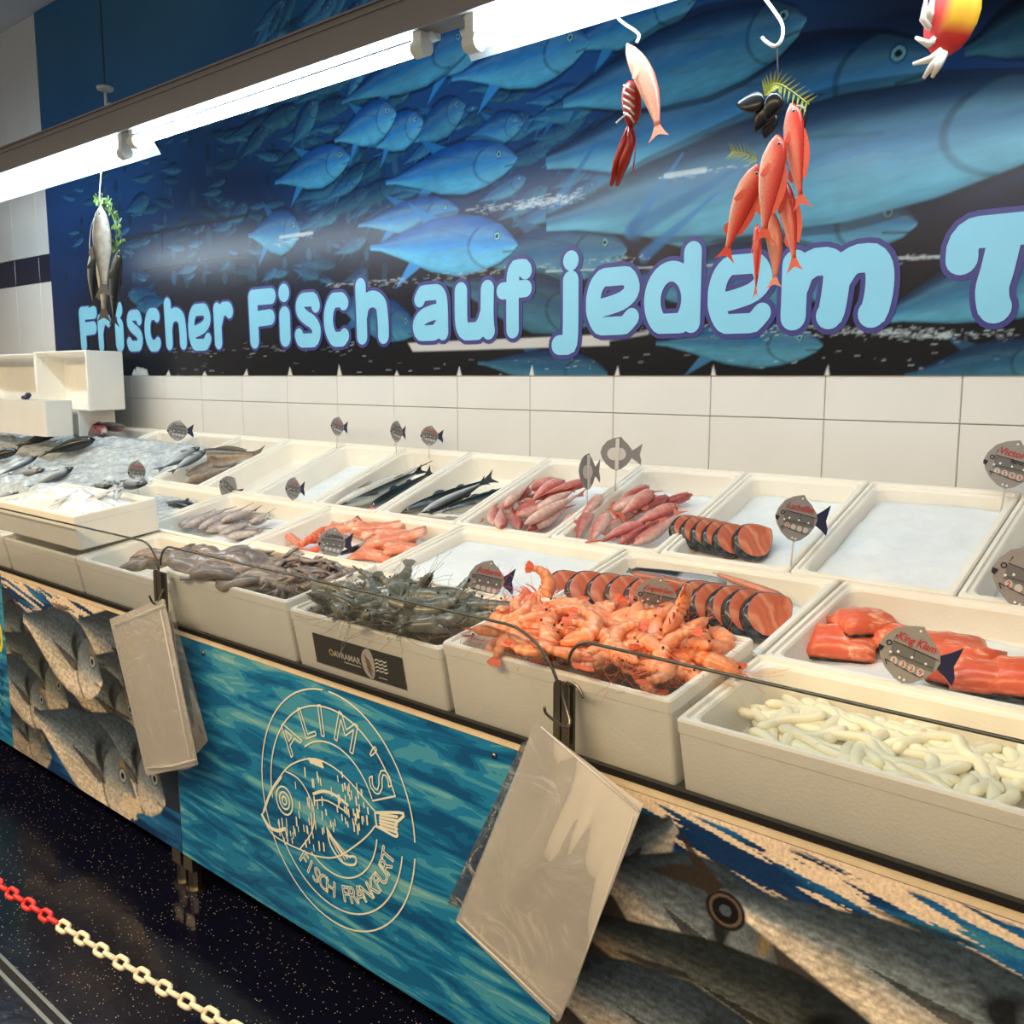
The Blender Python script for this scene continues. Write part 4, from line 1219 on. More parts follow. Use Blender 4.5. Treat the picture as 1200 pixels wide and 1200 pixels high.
BREA = [fish_proto('sea_bream', PROF_BREAM, brea_c, bend=bd, fincol=srgb(70, 74, 78), dorsal=[(.26, .70, .05, 1), (.58, .72, .03, -1)], eye=.022) for bd in (.0, .03)]
FLAT_UP = Vector((0, 0, 1))

# ice and beds
ice_bed('B0', -.075, .006, 'ice_flat', 'thin layer of white ice in the box with the half-hidden tag', seed=1, tilt=.01)
ice_bed('B1', -.040, .006, 'ice_flat', 'plain white ice filling the empty box by the wall', seed=2, mound=.016)
ice_bed('B2', -.058, .006, 'ice_flat', 'white ice behind the line of salmon steaks', seed=3)
ice_bed('B3', -.078, .006, 'ice_flat', 'ice under the red mullets beside the salmon steaks', seed=4)
ice_bed('B4', -.078, .006, 'ice_flat', 'ice under the red mullets beside the mackerels', seed=5)
ice_bed('B7', -.088, .003, 'ice_flat', 'flat white ice in the bare box beside the long dark fish', seed=6)
ice_bed('M0', -.075, .006, 'ice_flat', 'crushed ice under the red salmon chunks', seed=7)
ice_bed('M1', -.070, .005, 'ice_flat', 'crushed ice under the two lines of salmon steaks', seed=8)
ice_bed('M2', -.034, .006, 'ice_flat', 'crushed ice filling the box without fish', seed=9, mound=.010)
ice_bed('M3', -.060, .006, 'ice_flat', 'crushed ice under the salmon trimmings', seed=10)
ice_bed('M4', -.066, .005, 'ice_flat', 'crushed ice under the slim mauve fish', seed=11)
ice_bed('M5', -.050, .012, 'ice_grey', 'wet grey ice around the dark fish', seed=12)
ice_bed('B9', -.080, .006, 'ice_flat', 'ice under the brown groupers', seed=13)
ice_bed('F1', -.065, .004, 'ice_flat', 'ice under the cooked prawns', seed=14)
ice_bed('F2', -.070, .004, 'ice_flat', 'ice under the grey shrimps', seed=15)
ice_bed('F3', -.070, .004, 'ice_flat', 'ice under the heap of squids', seed=16)

# red mullets: (head, tail) in photograph pixels
def zc(x, y): return (500 + x * .25, 430 + y * .25)
m4 = [((610, 520), (385, 600)), ((490, 565), (350, 665)), ((600, 545), (500, 615)), ((685, 555), (600, 580)), ((185, 728), (262, 670)), ((240, 722), (296, 640)), ((300, 745), (320, 625)), ((345, 755), (350, 655)),
      ((430, 765), (390, 650)), ((430, 695), (520, 600)), ((450, 700), (600, 618)), ((455, 735), (745, 580)), ((470, 768), (660, 650)), ((600, 605), (480, 605)), ((540, 655), (700, 575)), ((375, 640), (470, 560)), ((520, 745), (660, 660))]
m3_ = [((705, 685), (596, 805)), ((765, 670), (690, 828)), ((812, 615), (730, 700)), ((845, 700), (770, 820)), ((920, 568), (822, 690)), ((850, 625), (905, 735)), ((995, 578), (885, 655)), ((1045, 590), (915, 690)),
       ((1100, 605), (920, 725)), ((1135, 598), (950, 705)), ((1015, 722), (780, 828)), ((1135, 665), (985, 730)), ((1195, 615), (1040, 665)), ((905, 838), (1140, 690)), ((990, 840), (1205, 675)), ((930, 640), (1020, 600)), ((860, 760), (960, 690))]
rf = random.Random(21)
def mullet_heap(lst, label, group):
    n_ = len(lst)
    for i, (h_, t_) in enumerate(lst):
        lay = -.040 + .014 * (i % 4) + .012 * math.sin(i)
        p0, p1 = pxr('B', *zc(*h_), lay), pxr('B', *zc(*t_), lay - .004)
        L_ = (p1 - p0).length
        if L_ < .15:
            c_ = (p0 + p1) / 2; d = (p1 - p0).normalized() * .085; p0, p1 = c_ - d, c_ + d
        k = .205 / max(L_, .15)
        k = min(1.5, max(.9, k)) * 1.32
        put(MULL[i % 4], p0, p1, rnorm('B'), label, 'fish', group, roll=rf.uniform(-.9, .5) + (PI if rf.random() < .3 else 0), scale=(1, k * .92, k * .95))
mullet_heap(m4, 'pinkish red mullet heaped in the box next to the mackerels', 'red mullets next to the mackerels')
mullet_heap(m3_, 'pinkish red mullet heaped in the box next to the salmon steaks', 'red mullets next to the salmon steaks')

# mackerels and dark fish
def c5(x, y): return (250 + x * .25, 430 + y * .25)
up_b = rnorm('B')
for (pr, h_, t_, n, rl, lb, sc) in [
    (MACK[0], c5(880, 700), c5(1330, 520), -.050, .9, 'dark-backed mackerel lying along the box wall', 1.15),
    (MACK[1], c5(980, 690), c5(1290, 535), -.040, -2.3, 'mackerel with its silver belly turned up', 1.1),
    (MACK[0], c5(1075, 690), c5(1450, 545), -.052, .6, 'dark mackerel beside the silver fish and the red mullets', 1.1),
    (MACK[2], c5(945, 690), c5(1200, 700), -.062, .0, 'pale silver fish across the foot of the mackerel box', .8)]:
    put(pr, pxr('B', *h_, n), pxr('B', *t_, n), up_b, lb, 'fish', None, roll=rl, scale=(1, sc, sc), name='mackerel')
for (pr, h_, t_, n, rl, lb) in [
    (MACK[1], c5(560, 650), c5(1010, 450), -.040, -.4, 'long dark fish with a silver belly against the empty box'),
    (MACK[0], c5(600, 662), c5(1000, 480), -.052, .5, 'long dark fish in the middle of its box'),
    (MACK[0], c5(730, 672), c5(1040, 490), -.060, .9, 'long dark fish next to the mackerel box')]:
    put(pr, pxr('B', *h_, n), pxr('B', *t_, n), up_b, lb, 'fish', None, roll=rl, scale=(1, 1.15, 1.1), name='dark_fish')
# slim mauve fish
def c3(x, y): return (150 + x / 6.0, 580 + y / 6.0)
up_m = rnorm('M')
for i, (h_, t_) in enumerate([((600, 240), (960, 240)), ((690, 290), (955, 250)), ((640, 275), (880, 180)), ((560, 260), (860, 130)), ((480, 245), (830, 85)), ((860, 200), (1000, 115)), ((770, 165), (1000, 125)),
                              ((420, 225), (600, 150)), ((380, 230), (720, 90)), ((870, 215), (1000, 165)), ((345, 225), (560, 120)), ((650, 190), (920, 95)), ((720, 280), (900, 290))]):
    n = -.046 + .012 * (i % 3)
    p0, p1 = pxr('M', *c3(*h_), n), pxr('M', *c3(*t_), n)
    k = .30 / max((p1 - p0).length, .12)
    put(MAUV[i % 3], p0, p1, up_m, 'slim mauve-grey fish in the box beside the salmon trimmings', 'fish', 'slim mauve fish in one box', roll=rf.uniform(-.6, .6), scale=(1, min(2.3, k * 1.4), min(2.2, k * 1.35)))
# groupers and the fish in grey ice
def c2_(x, y): return (120 + x * .15, 470 + y * .15)
for (h_, t_, n, rl, lb) in [((455, 640), (1000, 430), -.045, .5, 'brown grouper with its head at the foot of the box'), ((750, 450), (1260, 420), -.030, .9, 'brown grouper lying behind the other with its head raised'), ((620, 655), (1060, 500), -.055, -1.8, 'brown grouper showing its pale belly')]:
    put(GROU[0], pxr('B', *c2_(*h_), n), pxr('B', *c2_(*t_), n), up_b, lb, 'fish', None, roll=rl, scale=(1, .85, .85))
put(MACK[0], pxr('M', *c2_(740, 830), -.045), pxr('M', *c2_(470, 780), -.05), up_m, 'dark fish half sunk in wet grey ice', 'fish', None, scale=(1, 1.5, 1.2), name='dark_fish')

# ------------------------------------------------------------------ salmon steaks
def steak_proto(seed):
    r_ = random.Random(seed)
    out = []
    n = 28
    for k in range(n):
        a = 2 * PI * k / n
        x = .055 * math.cos(a); y = .043 * math.sin(a)
        if x > 0: y *= 1 - .45 * (x / .055) ** 1.3; x *= 1.12          # belly side comes to a point
        out.append((x * (1 + r_.uniform(-.02, .02)), y))
    inn = [(p[0] * .93, p[1] * .92) for p in out]
    th = .024
    f = MB()
    hole = [(.030 + .012 * math.cos(2 * PI * k / n), .007 * math.sin(2 * PI * k / n)) for k in range(n)]
    for zz, sg in ((th / 2, 1), (-th / 2, -1)):
        ring0 = [(p[0], p[1], zz) for p in inn]
        dome = [(p[0] * .8 + .005, p[1] * .78, zz + sg * .0025) for p in inn]
        hol = [(p[0], p[1], zz - sg * .004) for p in hole]
        vs = ring0 + dome + hol; fs = []
        for k in range(n):
            q = (k + 1) % n
            for o1, o2 in ((0, n), (n, 2 * n)):
                fc = (o1 + k, o1 + q, o2 + q, o2 + k)
                fs.append(fc if sg > 0 else fc[::-1])
        fs.append(tuple(range(2 * n, 3 * n)) if sg > 0 else tuple(range(3 * n - 1, 2 * n - 1, -1)))
        f.add(vs, fs)
    s_ = MB()
    s_.rings([[(p[0], p[1], th / 2) for p in inn], [(p[0], p[1], th / 2 - .003) for p in out], [(p[0], p[1], -th / 2 + .003) for p in out], [(p[0], p[1], -th / 2) for p in inn]], cap0=False, cap1=False)
    return dict(name='salmon_steak', parts=[('flesh', f.mesh('flesh', 'steak_flesh', True)), ('skin', s_.mesh('skin', 'salmon_skin', True))])
STEAK = [steak_proto(k) for k in range(3)]
def steak(i, c, axis, belly, label, group, sc=1.0):
    z = Vector(axis).normalized(); x = Vector(belly); x = (x - z * x.dot(z)).normalized(); y = z.cross(x)
    M = Matrix((x, y, z)).transposed().to_4x4(); M.translation = c
    M = M @ Matrix.Scale(sc, 4)
    r = thing('salmon_steak', label, 'fish steak', M, group)
    for nm, me in STEAK[i % 3]['parts']: link(nm, me, r)
ax_b = Vector((.78, -.30, .60)); be_b = Vector((.25, .85, .35))
pts = [(806, 622), (818, 624), (831, 627), (844, 630), (857, 633), (882, 635)]
for i, p in enumerate(pts):
    steak(i, pxr('B', p[0], p[1], -.018 if i < 5 else -.014), ax_b + Vector((0, .0, -.05 * i * 0)), be_b, 'salmon steak with dark skin standing in the line beside the red mullets' if i < 5 else 'salmon steak at the end of the line with its cut face showing',
          'salmon steaks in the back row' if i < 5 else None, 1.08 if i < 5 else 1.15)
def c6(x, y): return (740 + x * .25, 430 + y * .25)
ax_m = Vector((.80, -.32, .52)); be_m = Vector((.3, .85, .3))
for i, p in enumerate([(662, 690), (688, 691), (712, 694), (734, 697), (757, 700), (776, 704)]):
    steak(i, pxr('M', *p, -.012), ax_m, be_m, 'salmon steak in the line that starts beside the plain ice box', 'salmon steaks in the middle row, first line', 1.12)
for i, p in enumerate([(818, 706), (836, 709), (857, 713), (876, 717), (898, 721)]):
    steak(i, pxr('M', *p, -.006), ax_m, be_m, 'salmon steak in the line that ends at the salmon chunk box' if i < 4 else 'end salmon steak with an open red belly cavity', 'salmon steaks in the middle row, second line' if i < 4 else None, 1.22)
sal_c = lambda s, ca: tuple(np.array(srgb(224, 140, 110)) * max(0, ca) + np.array(srgb(40, 44, 50)) * (1 - max(0, ca))) if ca > .2 else srgb(150, 156, 160) if s < .45 else srgb(34, 38, 42)
TAILP = fish_proto('salmon_tail_piece', [(0, .05, .06, .03), (.05, .085, .085, .045), (.3, .085, .085, .045), (.6, .07, .07, .036), (.85, .05, .05, .025), (.92, .045, .045, .02)], sal_c, tail=(.1, .3, .1), pect=False, eye=0, fincol=srgb(60, 60, 62))
put(TAILP, pxr('M', 848, 688, -.02), pxr('M', 735, 668, -.02), up_m, 'salmon tail piece lying behind the steaks', 'fish', None, roll=-.5, scale=(1, 1.0, 1.0))
put(TAILP, pxr('M', 916, 700, -.02), pxr('M', 838, 672, -.02), up_m, 'salmon piece with shiny dark skin behind the end steak', 'fish', None, roll=.6, scale=(1, 1.1, 1.1))

# salmon chunks, fillets and trimmings
def slab_proto(name, w, d, t, material, bendz=0.0, pointy=0.0, skin=None):
    nx_, ny_ = 8, 6
    b = MB(); top = []; bot = []
    for j in range(ny_):
        for i in range(nx_):
            u, v = i / (nx_ - 1) * 2 - 1, j / (ny_ - 1) * 2 - 1
            x = u * w / 2; y = v * d / 2 * (1 - pointy * (u + 1) / 2)
            e = (1 - abs(u) ** 5) * (1 - abs(v) ** 5)
            zb_ = bendz * (u * u) 
            top.append((x, y, zb_ + t * (.45 + .55 * e) + .002 * math.sin(9 * u + 4 * v))); bot.append((x * .97, y * .97, zb_))
    q = nx_ * ny_; fs = []
    for j in range(ny_ - 1):
        for i in range(nx_ - 1):
            a = j * nx_ + i
            fs.append((a, a + 1, a + nx_ + 1, a + nx_)); fs.append((q + a, q + a + nx_, q + a + nx_ + 1, q + a + 1))
    for i in range(nx_ - 1):
        fs.append((q + i, q + i + 1, i + 1, i)); a = (ny_ - 1) * nx_ + i; fs.append((a, a + 1, q + a + 1, q + a))
    for j in range(ny_ - 1):
        a = j * nx_; fs.append((a, a + nx_, q + a + nx_, q + a)); a = a + nx_ - 1; fs.append((q + a, q + a + nx_, a + nx_, a))
    b.add(top + bot, fs)
    parts = [('flesh', b.mesh('flesh', material, True))]
    if skin:
        s_ = MB(); s_.rings([rrect(w * .99, d * .99 * (1 - pointy * .5), min(w, d) * .12, z) for z in (-.004, .001)]); parts.append(('skin', s_.mesh('skin', 'salmon_skin', False)))
    return dict(name=name, parts=parts)
CH = [slab_proto('salmon_chunk', .13, .085, .036, 'salmon_flesh', skin=True), slab_proto('salmon_chunk', .115, .10, .042, 'salmon_flesh', skin=True), slab_proto('salmon_chunk', .14, .08, .032, 'salmon_flesh', pointy=.3, skin=True)]
FI = [slab_proto('salmon_fillet', .17, .07, .024, 'salmon_pale', bendz=.015, pointy=.5), slab_proto('salmon_fillet', .15, .06, .022, 'salmon_pale', bendz=-.012, pointy=.4)]
def lay(proto, px, py, row, n, rz, label, cat, group=None, tx=0.0, ty=0.0, sc=1.0):
    p = pxr(row, px, py, n)
    M = Matrix.Translation(p) @ Matrix.Rotation(ROWS[row][2], 4, 'X') @ Matrix.Rotation(rz, 4, 'Z') @ Matrix.Rotation(tx, 4, 'X') @ Matrix.Rotation(ty, 4, 'Y') @ Matrix.Scale(sc, 4)
    if len(proto['parts']) == 1: return tag(link(proto['name'], proto['parts'][0][1], None, M), label, cat, group)
    r = thing(proto['name'], label, cat, M, group)
    for nm, me in proto['parts']: link(nm, me, r)
    return r
for i, (px, py, n, rz, tx, ty, lb) in enumerate([
    (985, 757, -.058, .35, .25, .1, 'red salmon chunk at the foam wall side of its box'), (1012, 738, -.040, .9, -.2, .2, 'red salmon chunk leaning on the others beside the king salmon tag'), (1040, 750, -.050, -.2, .2, -.1, 'red salmon chunk behind the king salmon tag'),
    (1115, 768, -.050, .5, .1, .2, 'red salmon chunk partly behind the tail end of the tag'), (1130, 785, -.052, -.1, .25, .0, 'red salmon chunk lying flat against the front rim'), (1165, 800, -.050, .2, .2, .1, 'red salmon chunk by the ice in the corner of the box'), (1205, 800, -.05, .3, .2, .1, 'red salmon chunk at the edge of the picture beside the ice')]):
    lay(CH[i % 3], px, py, 'M', n, rz, lb, 'fish fillet', None, tx, ty, 1.05)
for i, (px, py, n, rz, tx, ty) in enumerate([(445, 622, -.030, .7, .3, .1), (462, 628, -.026, .5, .4, .15), (470, 634, -.032, .9, .2, .0), (450, 640, -.034, .3, .2, .1), (425, 626, -.036, -.3, .2, .1), (478, 645, -.045, .6, .1, .2), (405, 622, -.034, .1, .2, -.2), (436, 652, -.05, .2, .1, .1), (455, 610, -.04, .2, .3, .1)]):
    lay(FI[i % 2], px, py, 'M', n, rz, 'pale pink salmon fillet piled beyond the black-lettered tag', 'fish fillet', 'salmon fillets among the trimmings', tx, ty)
b = MB(); pth = [pxr('M', x, y, -.03 + .006 * math.sin(i * 2)) for i, (x, y) in enumerate([(318, 622), (332, 622), (344, 632), (354, 638), (366, 632), (380, 622), (392, 618)])]
b.tube(pth, [.008, .016, .018, .018, .020, .018, .010], 8, flat=.55)
tag(b.build('salmon_strip', 'salmon_flesh', None, True), 'bright orange curled strip of salmon beside the mauve fish', 'fish fillet')
b = MB(); pth = [pxr('M', x, y, -.04) for (x, y) in [(348, 643), (362, 647), (376, 642), (388, 636)]]
b.tube(pth, [.010, .018, .018, .010], 8, flat=.55)
tag(b.build('salmon_strip', 'salmon_flesh', None, True), 'short orange strip of salmon beside the black-lettered tag', 'fish fillet')
put(TAILP, pxr('M', 438, 636, -.035), pxr('M', 396, 650, -.04), up_m, 'salmon piece with black skin and white fat behind the black-lettered tag', 'fish fillet', None, roll=-2.2, scale=(1, 1.6, 1.4))
put(MACK[2], pxr('M', 395, 612, -.04), pxr('M', 450, 606, -.04), up_m, 'pale silver belly piece at the back of the trimmings box', 'fish fillet', None, scale=(1, 1.6, 1.2), name='belly_piece')

# ------------------------------------------------------------------ prawns
def prawn_proto(name, skin, c_main, c_band, c_leg, curl, seed):
    r_ = random.Random(seed); n = 22
    path, rad, cols = [], [], []
    ang = 0.0; x = y = 0.0; step = .0062
    for i in range(n):
        t = i / (n - 1)
        path.append((x, y, .0)); 
        ang += curl * (0.2 if t < .35 else 1.15) * step / .0062 / n
        x += step * math.cos(ang); y -= step * math.sin(ang)
        base = float(np.interp(t, [0, .08, .2, .35, .45, .7, .9, 1], [.004, .011, .0155, .0170, .0162, .0138, .0088, .006]))
        ridge = 1.0
        if t > .38: ridge = 1 + .11 * math.cos((t - .38) / .62 * 6 * 2 * PI)
        rad.append(base * ridge)
        w = .5 + .5 * math.cos((t - .38) / .62 * 6 * 2 * PI) if t > .38 else .35 + .3 * t
        cols.append(tuple(np.array(c_main) * (1 - w * .7) + np.array(c_band) * w * .7))
    b = MB(); b.tube(path, rad, 8, cols=cols, flat=.78)
    # swimming legs below the body and walking legs under the head
    for k in range(9):
        t = .18 + .07 * k; i = int(t * (n - 1)); p = Vector(path[i])
        d = Vector(path[min(i + 1, n - 1)]) - Vector(path[i - 1]); d.normalize(); side = Vector((d.y, -d.x, 0)); side = side if curl >= 0 else -side
        L_ = .022 if k < 4 else .012
        q1 = p + side * (rad[i] * .8) ; q2 = q1 + side * L_ * .6 + Vector((-.006 if k < 4 else .004, 0, r_.uniform(-.004, .004))); q3 = q2 + side * L_ * .3 + Vector((-.008 if k < 4 else .003, 0, 0))
        b.tube([q1, q2, q3], [.0018, .0014, .0006], 4, c=c_leg)
    b.tube([path[1], (path[0][0] - .014, path[0][1] + .006, 0)], [.003, .0005], 4, c=c_main)
    parts = [('body', b.mesh('body', skin, True))]
    f = MB(); e = Vector(path[-1]); d = (Vector(path[-1]) - Vector(path[-3])).normalized()
    a0 = math.atan2(d.y, d.x)
    for da in (-.55, -.2, .2, .55):
        f.plate([(0, -.002), (.012, -.0045), (.020, -.003), (.021, .003), (.012, .0045), (0, .002)], .0012, c=c_leg, M=Matrix.Translation(e - d * .003) @ Matrix.Rotation(a0 + da, 4, 'Z') @ Matrix.Rotation(r_.uniform(-.3, .3), 4, 'X'))
    parts.append(('tail_fan', f.mesh('tail_fan', 'fin', False)))
    f = MB()
    for k in range(4):
        s_ = 1 if k % 2 else -1
        q = [Vector((0.002, 0, .002 * s_))]; v = Vector((-.02, .006 * (k - 1.5), .004 * s_))
        for m_ in range(4):
            v = v + Vector((r_.uniform(.000, .006), r_.uniform(-.008, .008), r_.uniform(-.003, .003))); q.append(q[-1] + v)
        f.tube(q, .00035, 3, c=c_leg)
    parts.append(('antennae', f.mesh('antennae', 'fin', False)))
    for s_ in (1, -1):
        f = MB(); f.ell(.004, .003, .0085 * s_, .0024, .0024, .0024, c=(.006, .006, .006), seg=6, st=4)
        parts.append(('eye', f.mesh('eye', 'plain_attr', True)))
    return dict(name=name, parts=parts)
OR = srgb(226, 118, 66); ORB = srgb(246, 192, 150); ORL = srgb(216, 100, 62)
PR = [prawn_proto('cooked_prawn', 'prawn_shell', OR, ORB, ORL, c_, k) for k, c_ in enumerate((3.4, 4.6, 2.2, -3.8, 1.2))]
GR = srgb(84, 86, 74); GRB = srgb(132, 132, 118); GRL = srgb(104, 98, 84)
SR = [prawn_proto('grey_shrimp', 'shrimp_shell', GR, GRB, GRL, c_, k + 9) for k, c_ in enumerate((1.4, 2.6, .6, -1.8))]
def heap(protos, row, poly_px, count, hfun, label, cat, group, seed, sc=(1.0, 1.3), lim=.9, n0=-.03):
    """scatter over a polygon given in photograph pixels; higher pieces come later"""
    r_ = random.Random(seed)
    def inside(px, py):
        c_ = False; n = len(poly_px)
        for i in range(n):
            x1, y1 = poly_px[i]; x2, y2 = poly_px[(i + 1) % n]
            if (y1 > py) != (y2 > py) and px < (x2 - x1) * (py - y1) / (y2 - y1) + x1: c_ = not c_
        return c_
    xs_ = [p[0] for p in poly_px]; ys_ = [p[1] for p in poly_px]; out = []
    pts = []; tries = 0
    while len(pts) < count and tries < 20000:
        tries += 1
        px, py = r_.uniform(min(xs_), max(xs_)), r_.uniform(min(ys_), max(ys_))
        if not inside(px, py): continue
        md = 13 if tries < 12000 else 8
        if any((px - a) ** 2 + ((py - b) * 1.3) ** 2 < md ** 2 for a, b in pts): continue
        pts.append((px, py))
    for i, (px, py) in enumerate(pts):
        n = n0 + hfun(px, py) + r_.uniform(-.012, .012)
        p = pxr(row, px, py, n)
        M = Matrix.Translation(p) @ Matrix.Rotation(ROWS[row][2], 4, 'X') @ Matrix.Rotation(r_.uniform(0, 2 * PI), 4, 'Z') @ Matrix.Rotation(r_.gauss(0, .35), 4, 'X') @ Matrix.Rotation(r_.gauss(0, .3), 4, 'Y') @ Matrix.Rotation(PI if r_.random() < .5 else 0, 4, 'X') @ Matrix.Scale(r_.uniform(*sc), 4) @ Matrix.Translation((-.05, .02, 0))
        pr = protos[i % len(protos)]
        o = thing(pr['name'], label, cat, M, group)
        for nm, me in pr['parts']: link(nm, me, o)
def bell(cx, cy, rx, ry, h):
    return lambda px, py: h * max(0.0, 1 - ((px - cx) / rx) ** 2 - ((py - cy) / ry) ** 2)
under = [(562, 745), (610, 715), (690, 712), (800, 730), (850, 765), (815, 785), (740, 785), (640, 762)]
heap(PR, 'F', under, 70, bell(700, 755, 190, 55, .03), 'cooked orange prawn in the heap on the counter front', 'prawn', 'cooked prawns in one heap', 31, (1.0, 1.25), n0=-.02)
heap(PR, 'F', [(570, 740), (620, 716), (690, 712), (780, 728), (845, 755), (835, 770), (790, 780), (720, 772), (620, 752)], 66, bell(690, 745, 180, 50, .05), 'cooked orange prawn in the heap on the counter front', 'prawn', 'cooked prawns in one heap', 33, (1.0, 1.25), n0=.02)
heap(SR, 'F', [(378, 702), (405, 692), (450, 688), (545, 708), (550, 722), (525, 732), (460, 718), (400, 708)], 60, bell(460, 715, 120, 40, .025), 'raw grey shrimp in the heap behind the black sticker', 'shrimp', 'raw grey shrimps in one heap', 35, (1.15, 1.4), n0=-.012)
heap(SR, 'F', [(390, 706), (430, 696), (530, 718), (530, 730), (470, 724), (410, 712)], 30, bell(460, 718, 110, 36, .03), 'raw grey shrimp in the heap behind the black sticker', 'shrimp', 'raw grey shrimps in one heap', 36, (1.15, 1.4), n0=.014)
# single shrimps lying apart
for (px, py, rz, n, lb, sc) in [(450, 694, 2.9, .0, 'grey shrimp with a red tail lying by the back rim', 1.5), (525, 704, .3, .0, 'grey shrimp lying on the rim behind the heap', 1.4), (560, 712, .6, .01, 'big grey shrimp below the round red-lettered tag', 1.6)]:
    M = Matrix.Translation(pxr('F', px, py, n)) @ Matrix.Rotation(ROWS['F'][2], 4, 'X') @ Matrix.Rotation(rz, 4, 'Z') @ Matrix.Scale(sc, 4) @ Matrix.Translation((-.05, 0, 0))
    o = thing('grey_shrimp', lb, 'shrimp', M)
    for nm, me in SR[2]['parts']: link(nm, me, o)

# white squid strips
r5 = random.Random(41)
row, X0, X1, v0, D, lift, h = BOXES['F0']
sqm = []
for k in range(7):
    b = MB(); n = 12; p = Vector((0, 0, 0)); a = 0; q = []
    cv_ = r5.uniform(-3.2, 3.2)
    for i in range(n):
        q.append(p.copy()); a += cv_ / n + r5.uniform(-.25, .25)
        p = p + Vector((math.cos(a), math.sin(a), .15 * math.sin(i * .8 + k))) * .0115
    q = [v - q[n // 2] for v in q]
    b.tube(q, [.006] + [.0115] * (n - 2) + [.006], 8, flat=.8)
    sqm.append(b.mesh('squid_strip', 'squid_flesh', True))
for i in range(120):
    X = r5.uniform(X0 + .085, X1 - .085); v = r5.uniform(.06, D - .06)
    hmp = .022 * (1 - ((v - D * .5) / (D * .5)) ** 2)
    n = -.085 + hmp + (i / 120.0) * .020 + r5.uniform(-.004, .004)
    o = link('squid_strip', sqm[i % 7], None, rowmat('F', X, v, n, r5.uniform(0, 6.28) if .11 < v < D - .11 else r5.choice((0, PI)) + r5.gauss(0, .3)) @ Matrix.Rotation(r5.uniform(-.2, .2), 4, 'X'))
    tag(o, 'white strip of cleaned squid in the box at the counter front', 'squid', 'white squid strips in one box')

# grey squids in the front heap: mantle, fins, head, arms
def squid_proto(seed, c_, c2__):
    r_ = random.Random(seed); n = 12
    bend = r_.uniform(-.05, .05)
    path = [(i / (n - 1) * .14, bend * math.sin(i / (n - 1) * PI), .008 * math.sin(i * .5 + seed)) for i in range(n)]
    rad = [.004, .013, .021, .026, .029, .030, .030, .029, .028, .026, .023, .014]
    b = MB(); cols = [tuple(np.array(c_) * (1 - .5 * abs(math.sin(i * .9 + seed))) + np.array(c2__) * .5 * abs(math.sin(i * .9 + seed))) for i in range(n)]
    b.tube(path, rad, 10, cols=cols, flat=.5)
    parts = [('mantle', b.mesh('mantle', 'octopus_skin', True))]
    b = MB()
    for s_ in (1, -1):
        b.plate([(.0, 0), (.02, .030 * s_), (.05, .034 * s_), (.07, .016 * s_)], .004, c=c2__)
    parts.append(('fin', b.mesh('fin', 'octopus_skin', False)))
    b = MB(); b.ell(.152, bend * .1, 0, .018, .015, .010, c=c_, seg=8, st=5)
    parts.append(('head', b.mesh('head', 'octopus_skin', True)))
    b = MB()
    for k in range(6):
        q = [Vector((.160, (k - 2.5) * .004, 0))]; v = Vector((.012, (k - 2.5) * .002, r_.uniform(-.002, .001)))
        for m_ in range(6):
            v = v + Vector((r_.uniform(-.004, .0), r_.uniform(-.004, .004), r_.uniform(-.003, .001))); q.append(q[-1] + v)
        b.tube(q, [.007, .007, .0065, .006, .005, .003, .0015], 6, c=c2__)
    parts.append(('arms', b.mesh('arms', 'octopus_skin', True)))
    return dict(name='grey_squid', parts=parts)
SQ = [squid_proto(k, srgb(150 - 12 * (k % 3), 132 - 10 * (k % 3), 120 - 8 * (k % 3)), srgb(120, 104, 96)) for k in range(5)]
def scatter_sq(poly, count, hf, label, group, seed, sc, n0, spread=.5, base=-.3):
    r_ = random.Random(seed); xs_ = [p[0] for p in poly]; ys_ = [p[1] for p in poly]; k = 0; tries = 0
    while k < count and tries < 9000:
        tries += 1
        px, py = r_.uniform(min(xs_), max(xs_)), r_.uniform(min(ys_), max(ys_))
        c_ = False; n = len(poly)
        for i in range(n):
            x1, y1 = poly[i]; x2, y2 = poly[(i + 1) % n]
            if (y1 > py) != (y2 > py) and px < (x2 - x1) * (py - y1) / (y2 - y1) + x1: c_ = not c_
        if not c_: continue
        nn = n0 + hf(px, py) + k * .0006
        M = Matrix.Translation(pxr('F', px, py, nn)) @ Matrix.Rotation(ROWS['F'][2], 4, 'X') @ Matrix.Rotation(base + r_.gauss(0, spread), 4, 'Z') @ Matrix.Rotation(r_.gauss(0, .2), 4, 'X') @ Matrix.Rotation(r_.gauss(.0, .08), 4, 'Y') @ Matrix.Scale(r_.uniform(*sc), 4) @ Matrix.Translation((-.1, 0, 0))
        pr = SQ[k % 5]
        o = thing(pr['name'], label, 'squid', M, group)
        for nm, me in pr['parts']: link(nm, me, o)
        k += 1
scatter_sq([(222, 657), (238, 650), (285, 660), (345, 680), (325, 690), (262, 676)], 46, bell(270, 668, 80, 30, .03), 'large grey squid draped over the front rim of its box', 'grey squids at the front of the heap', 51, (.95, 1.3), -.022, .32, .22)
scatter_sq([(275, 650), (305, 645), (360, 650), (425, 672), (405, 690), (350, 682), (300, 664)], 60, bell(350, 665, 80, 30, .02), 'small grey squid in the loose pile towards the salmon trimmings', 'small squids at the back of the heap', 53, (.38, .55), -.012, 1.6, 0)
scatter_sq([(165, 655), (195, 640), (235, 645), (215, 665), (180, 668)], 8, bell(200, 655, 60, 30, .01), 'pale squid behind the rounded corners of the glass panes', 'pale squids behind the glass corner', 55, (.8, 1.1), -.04, .4, .5)

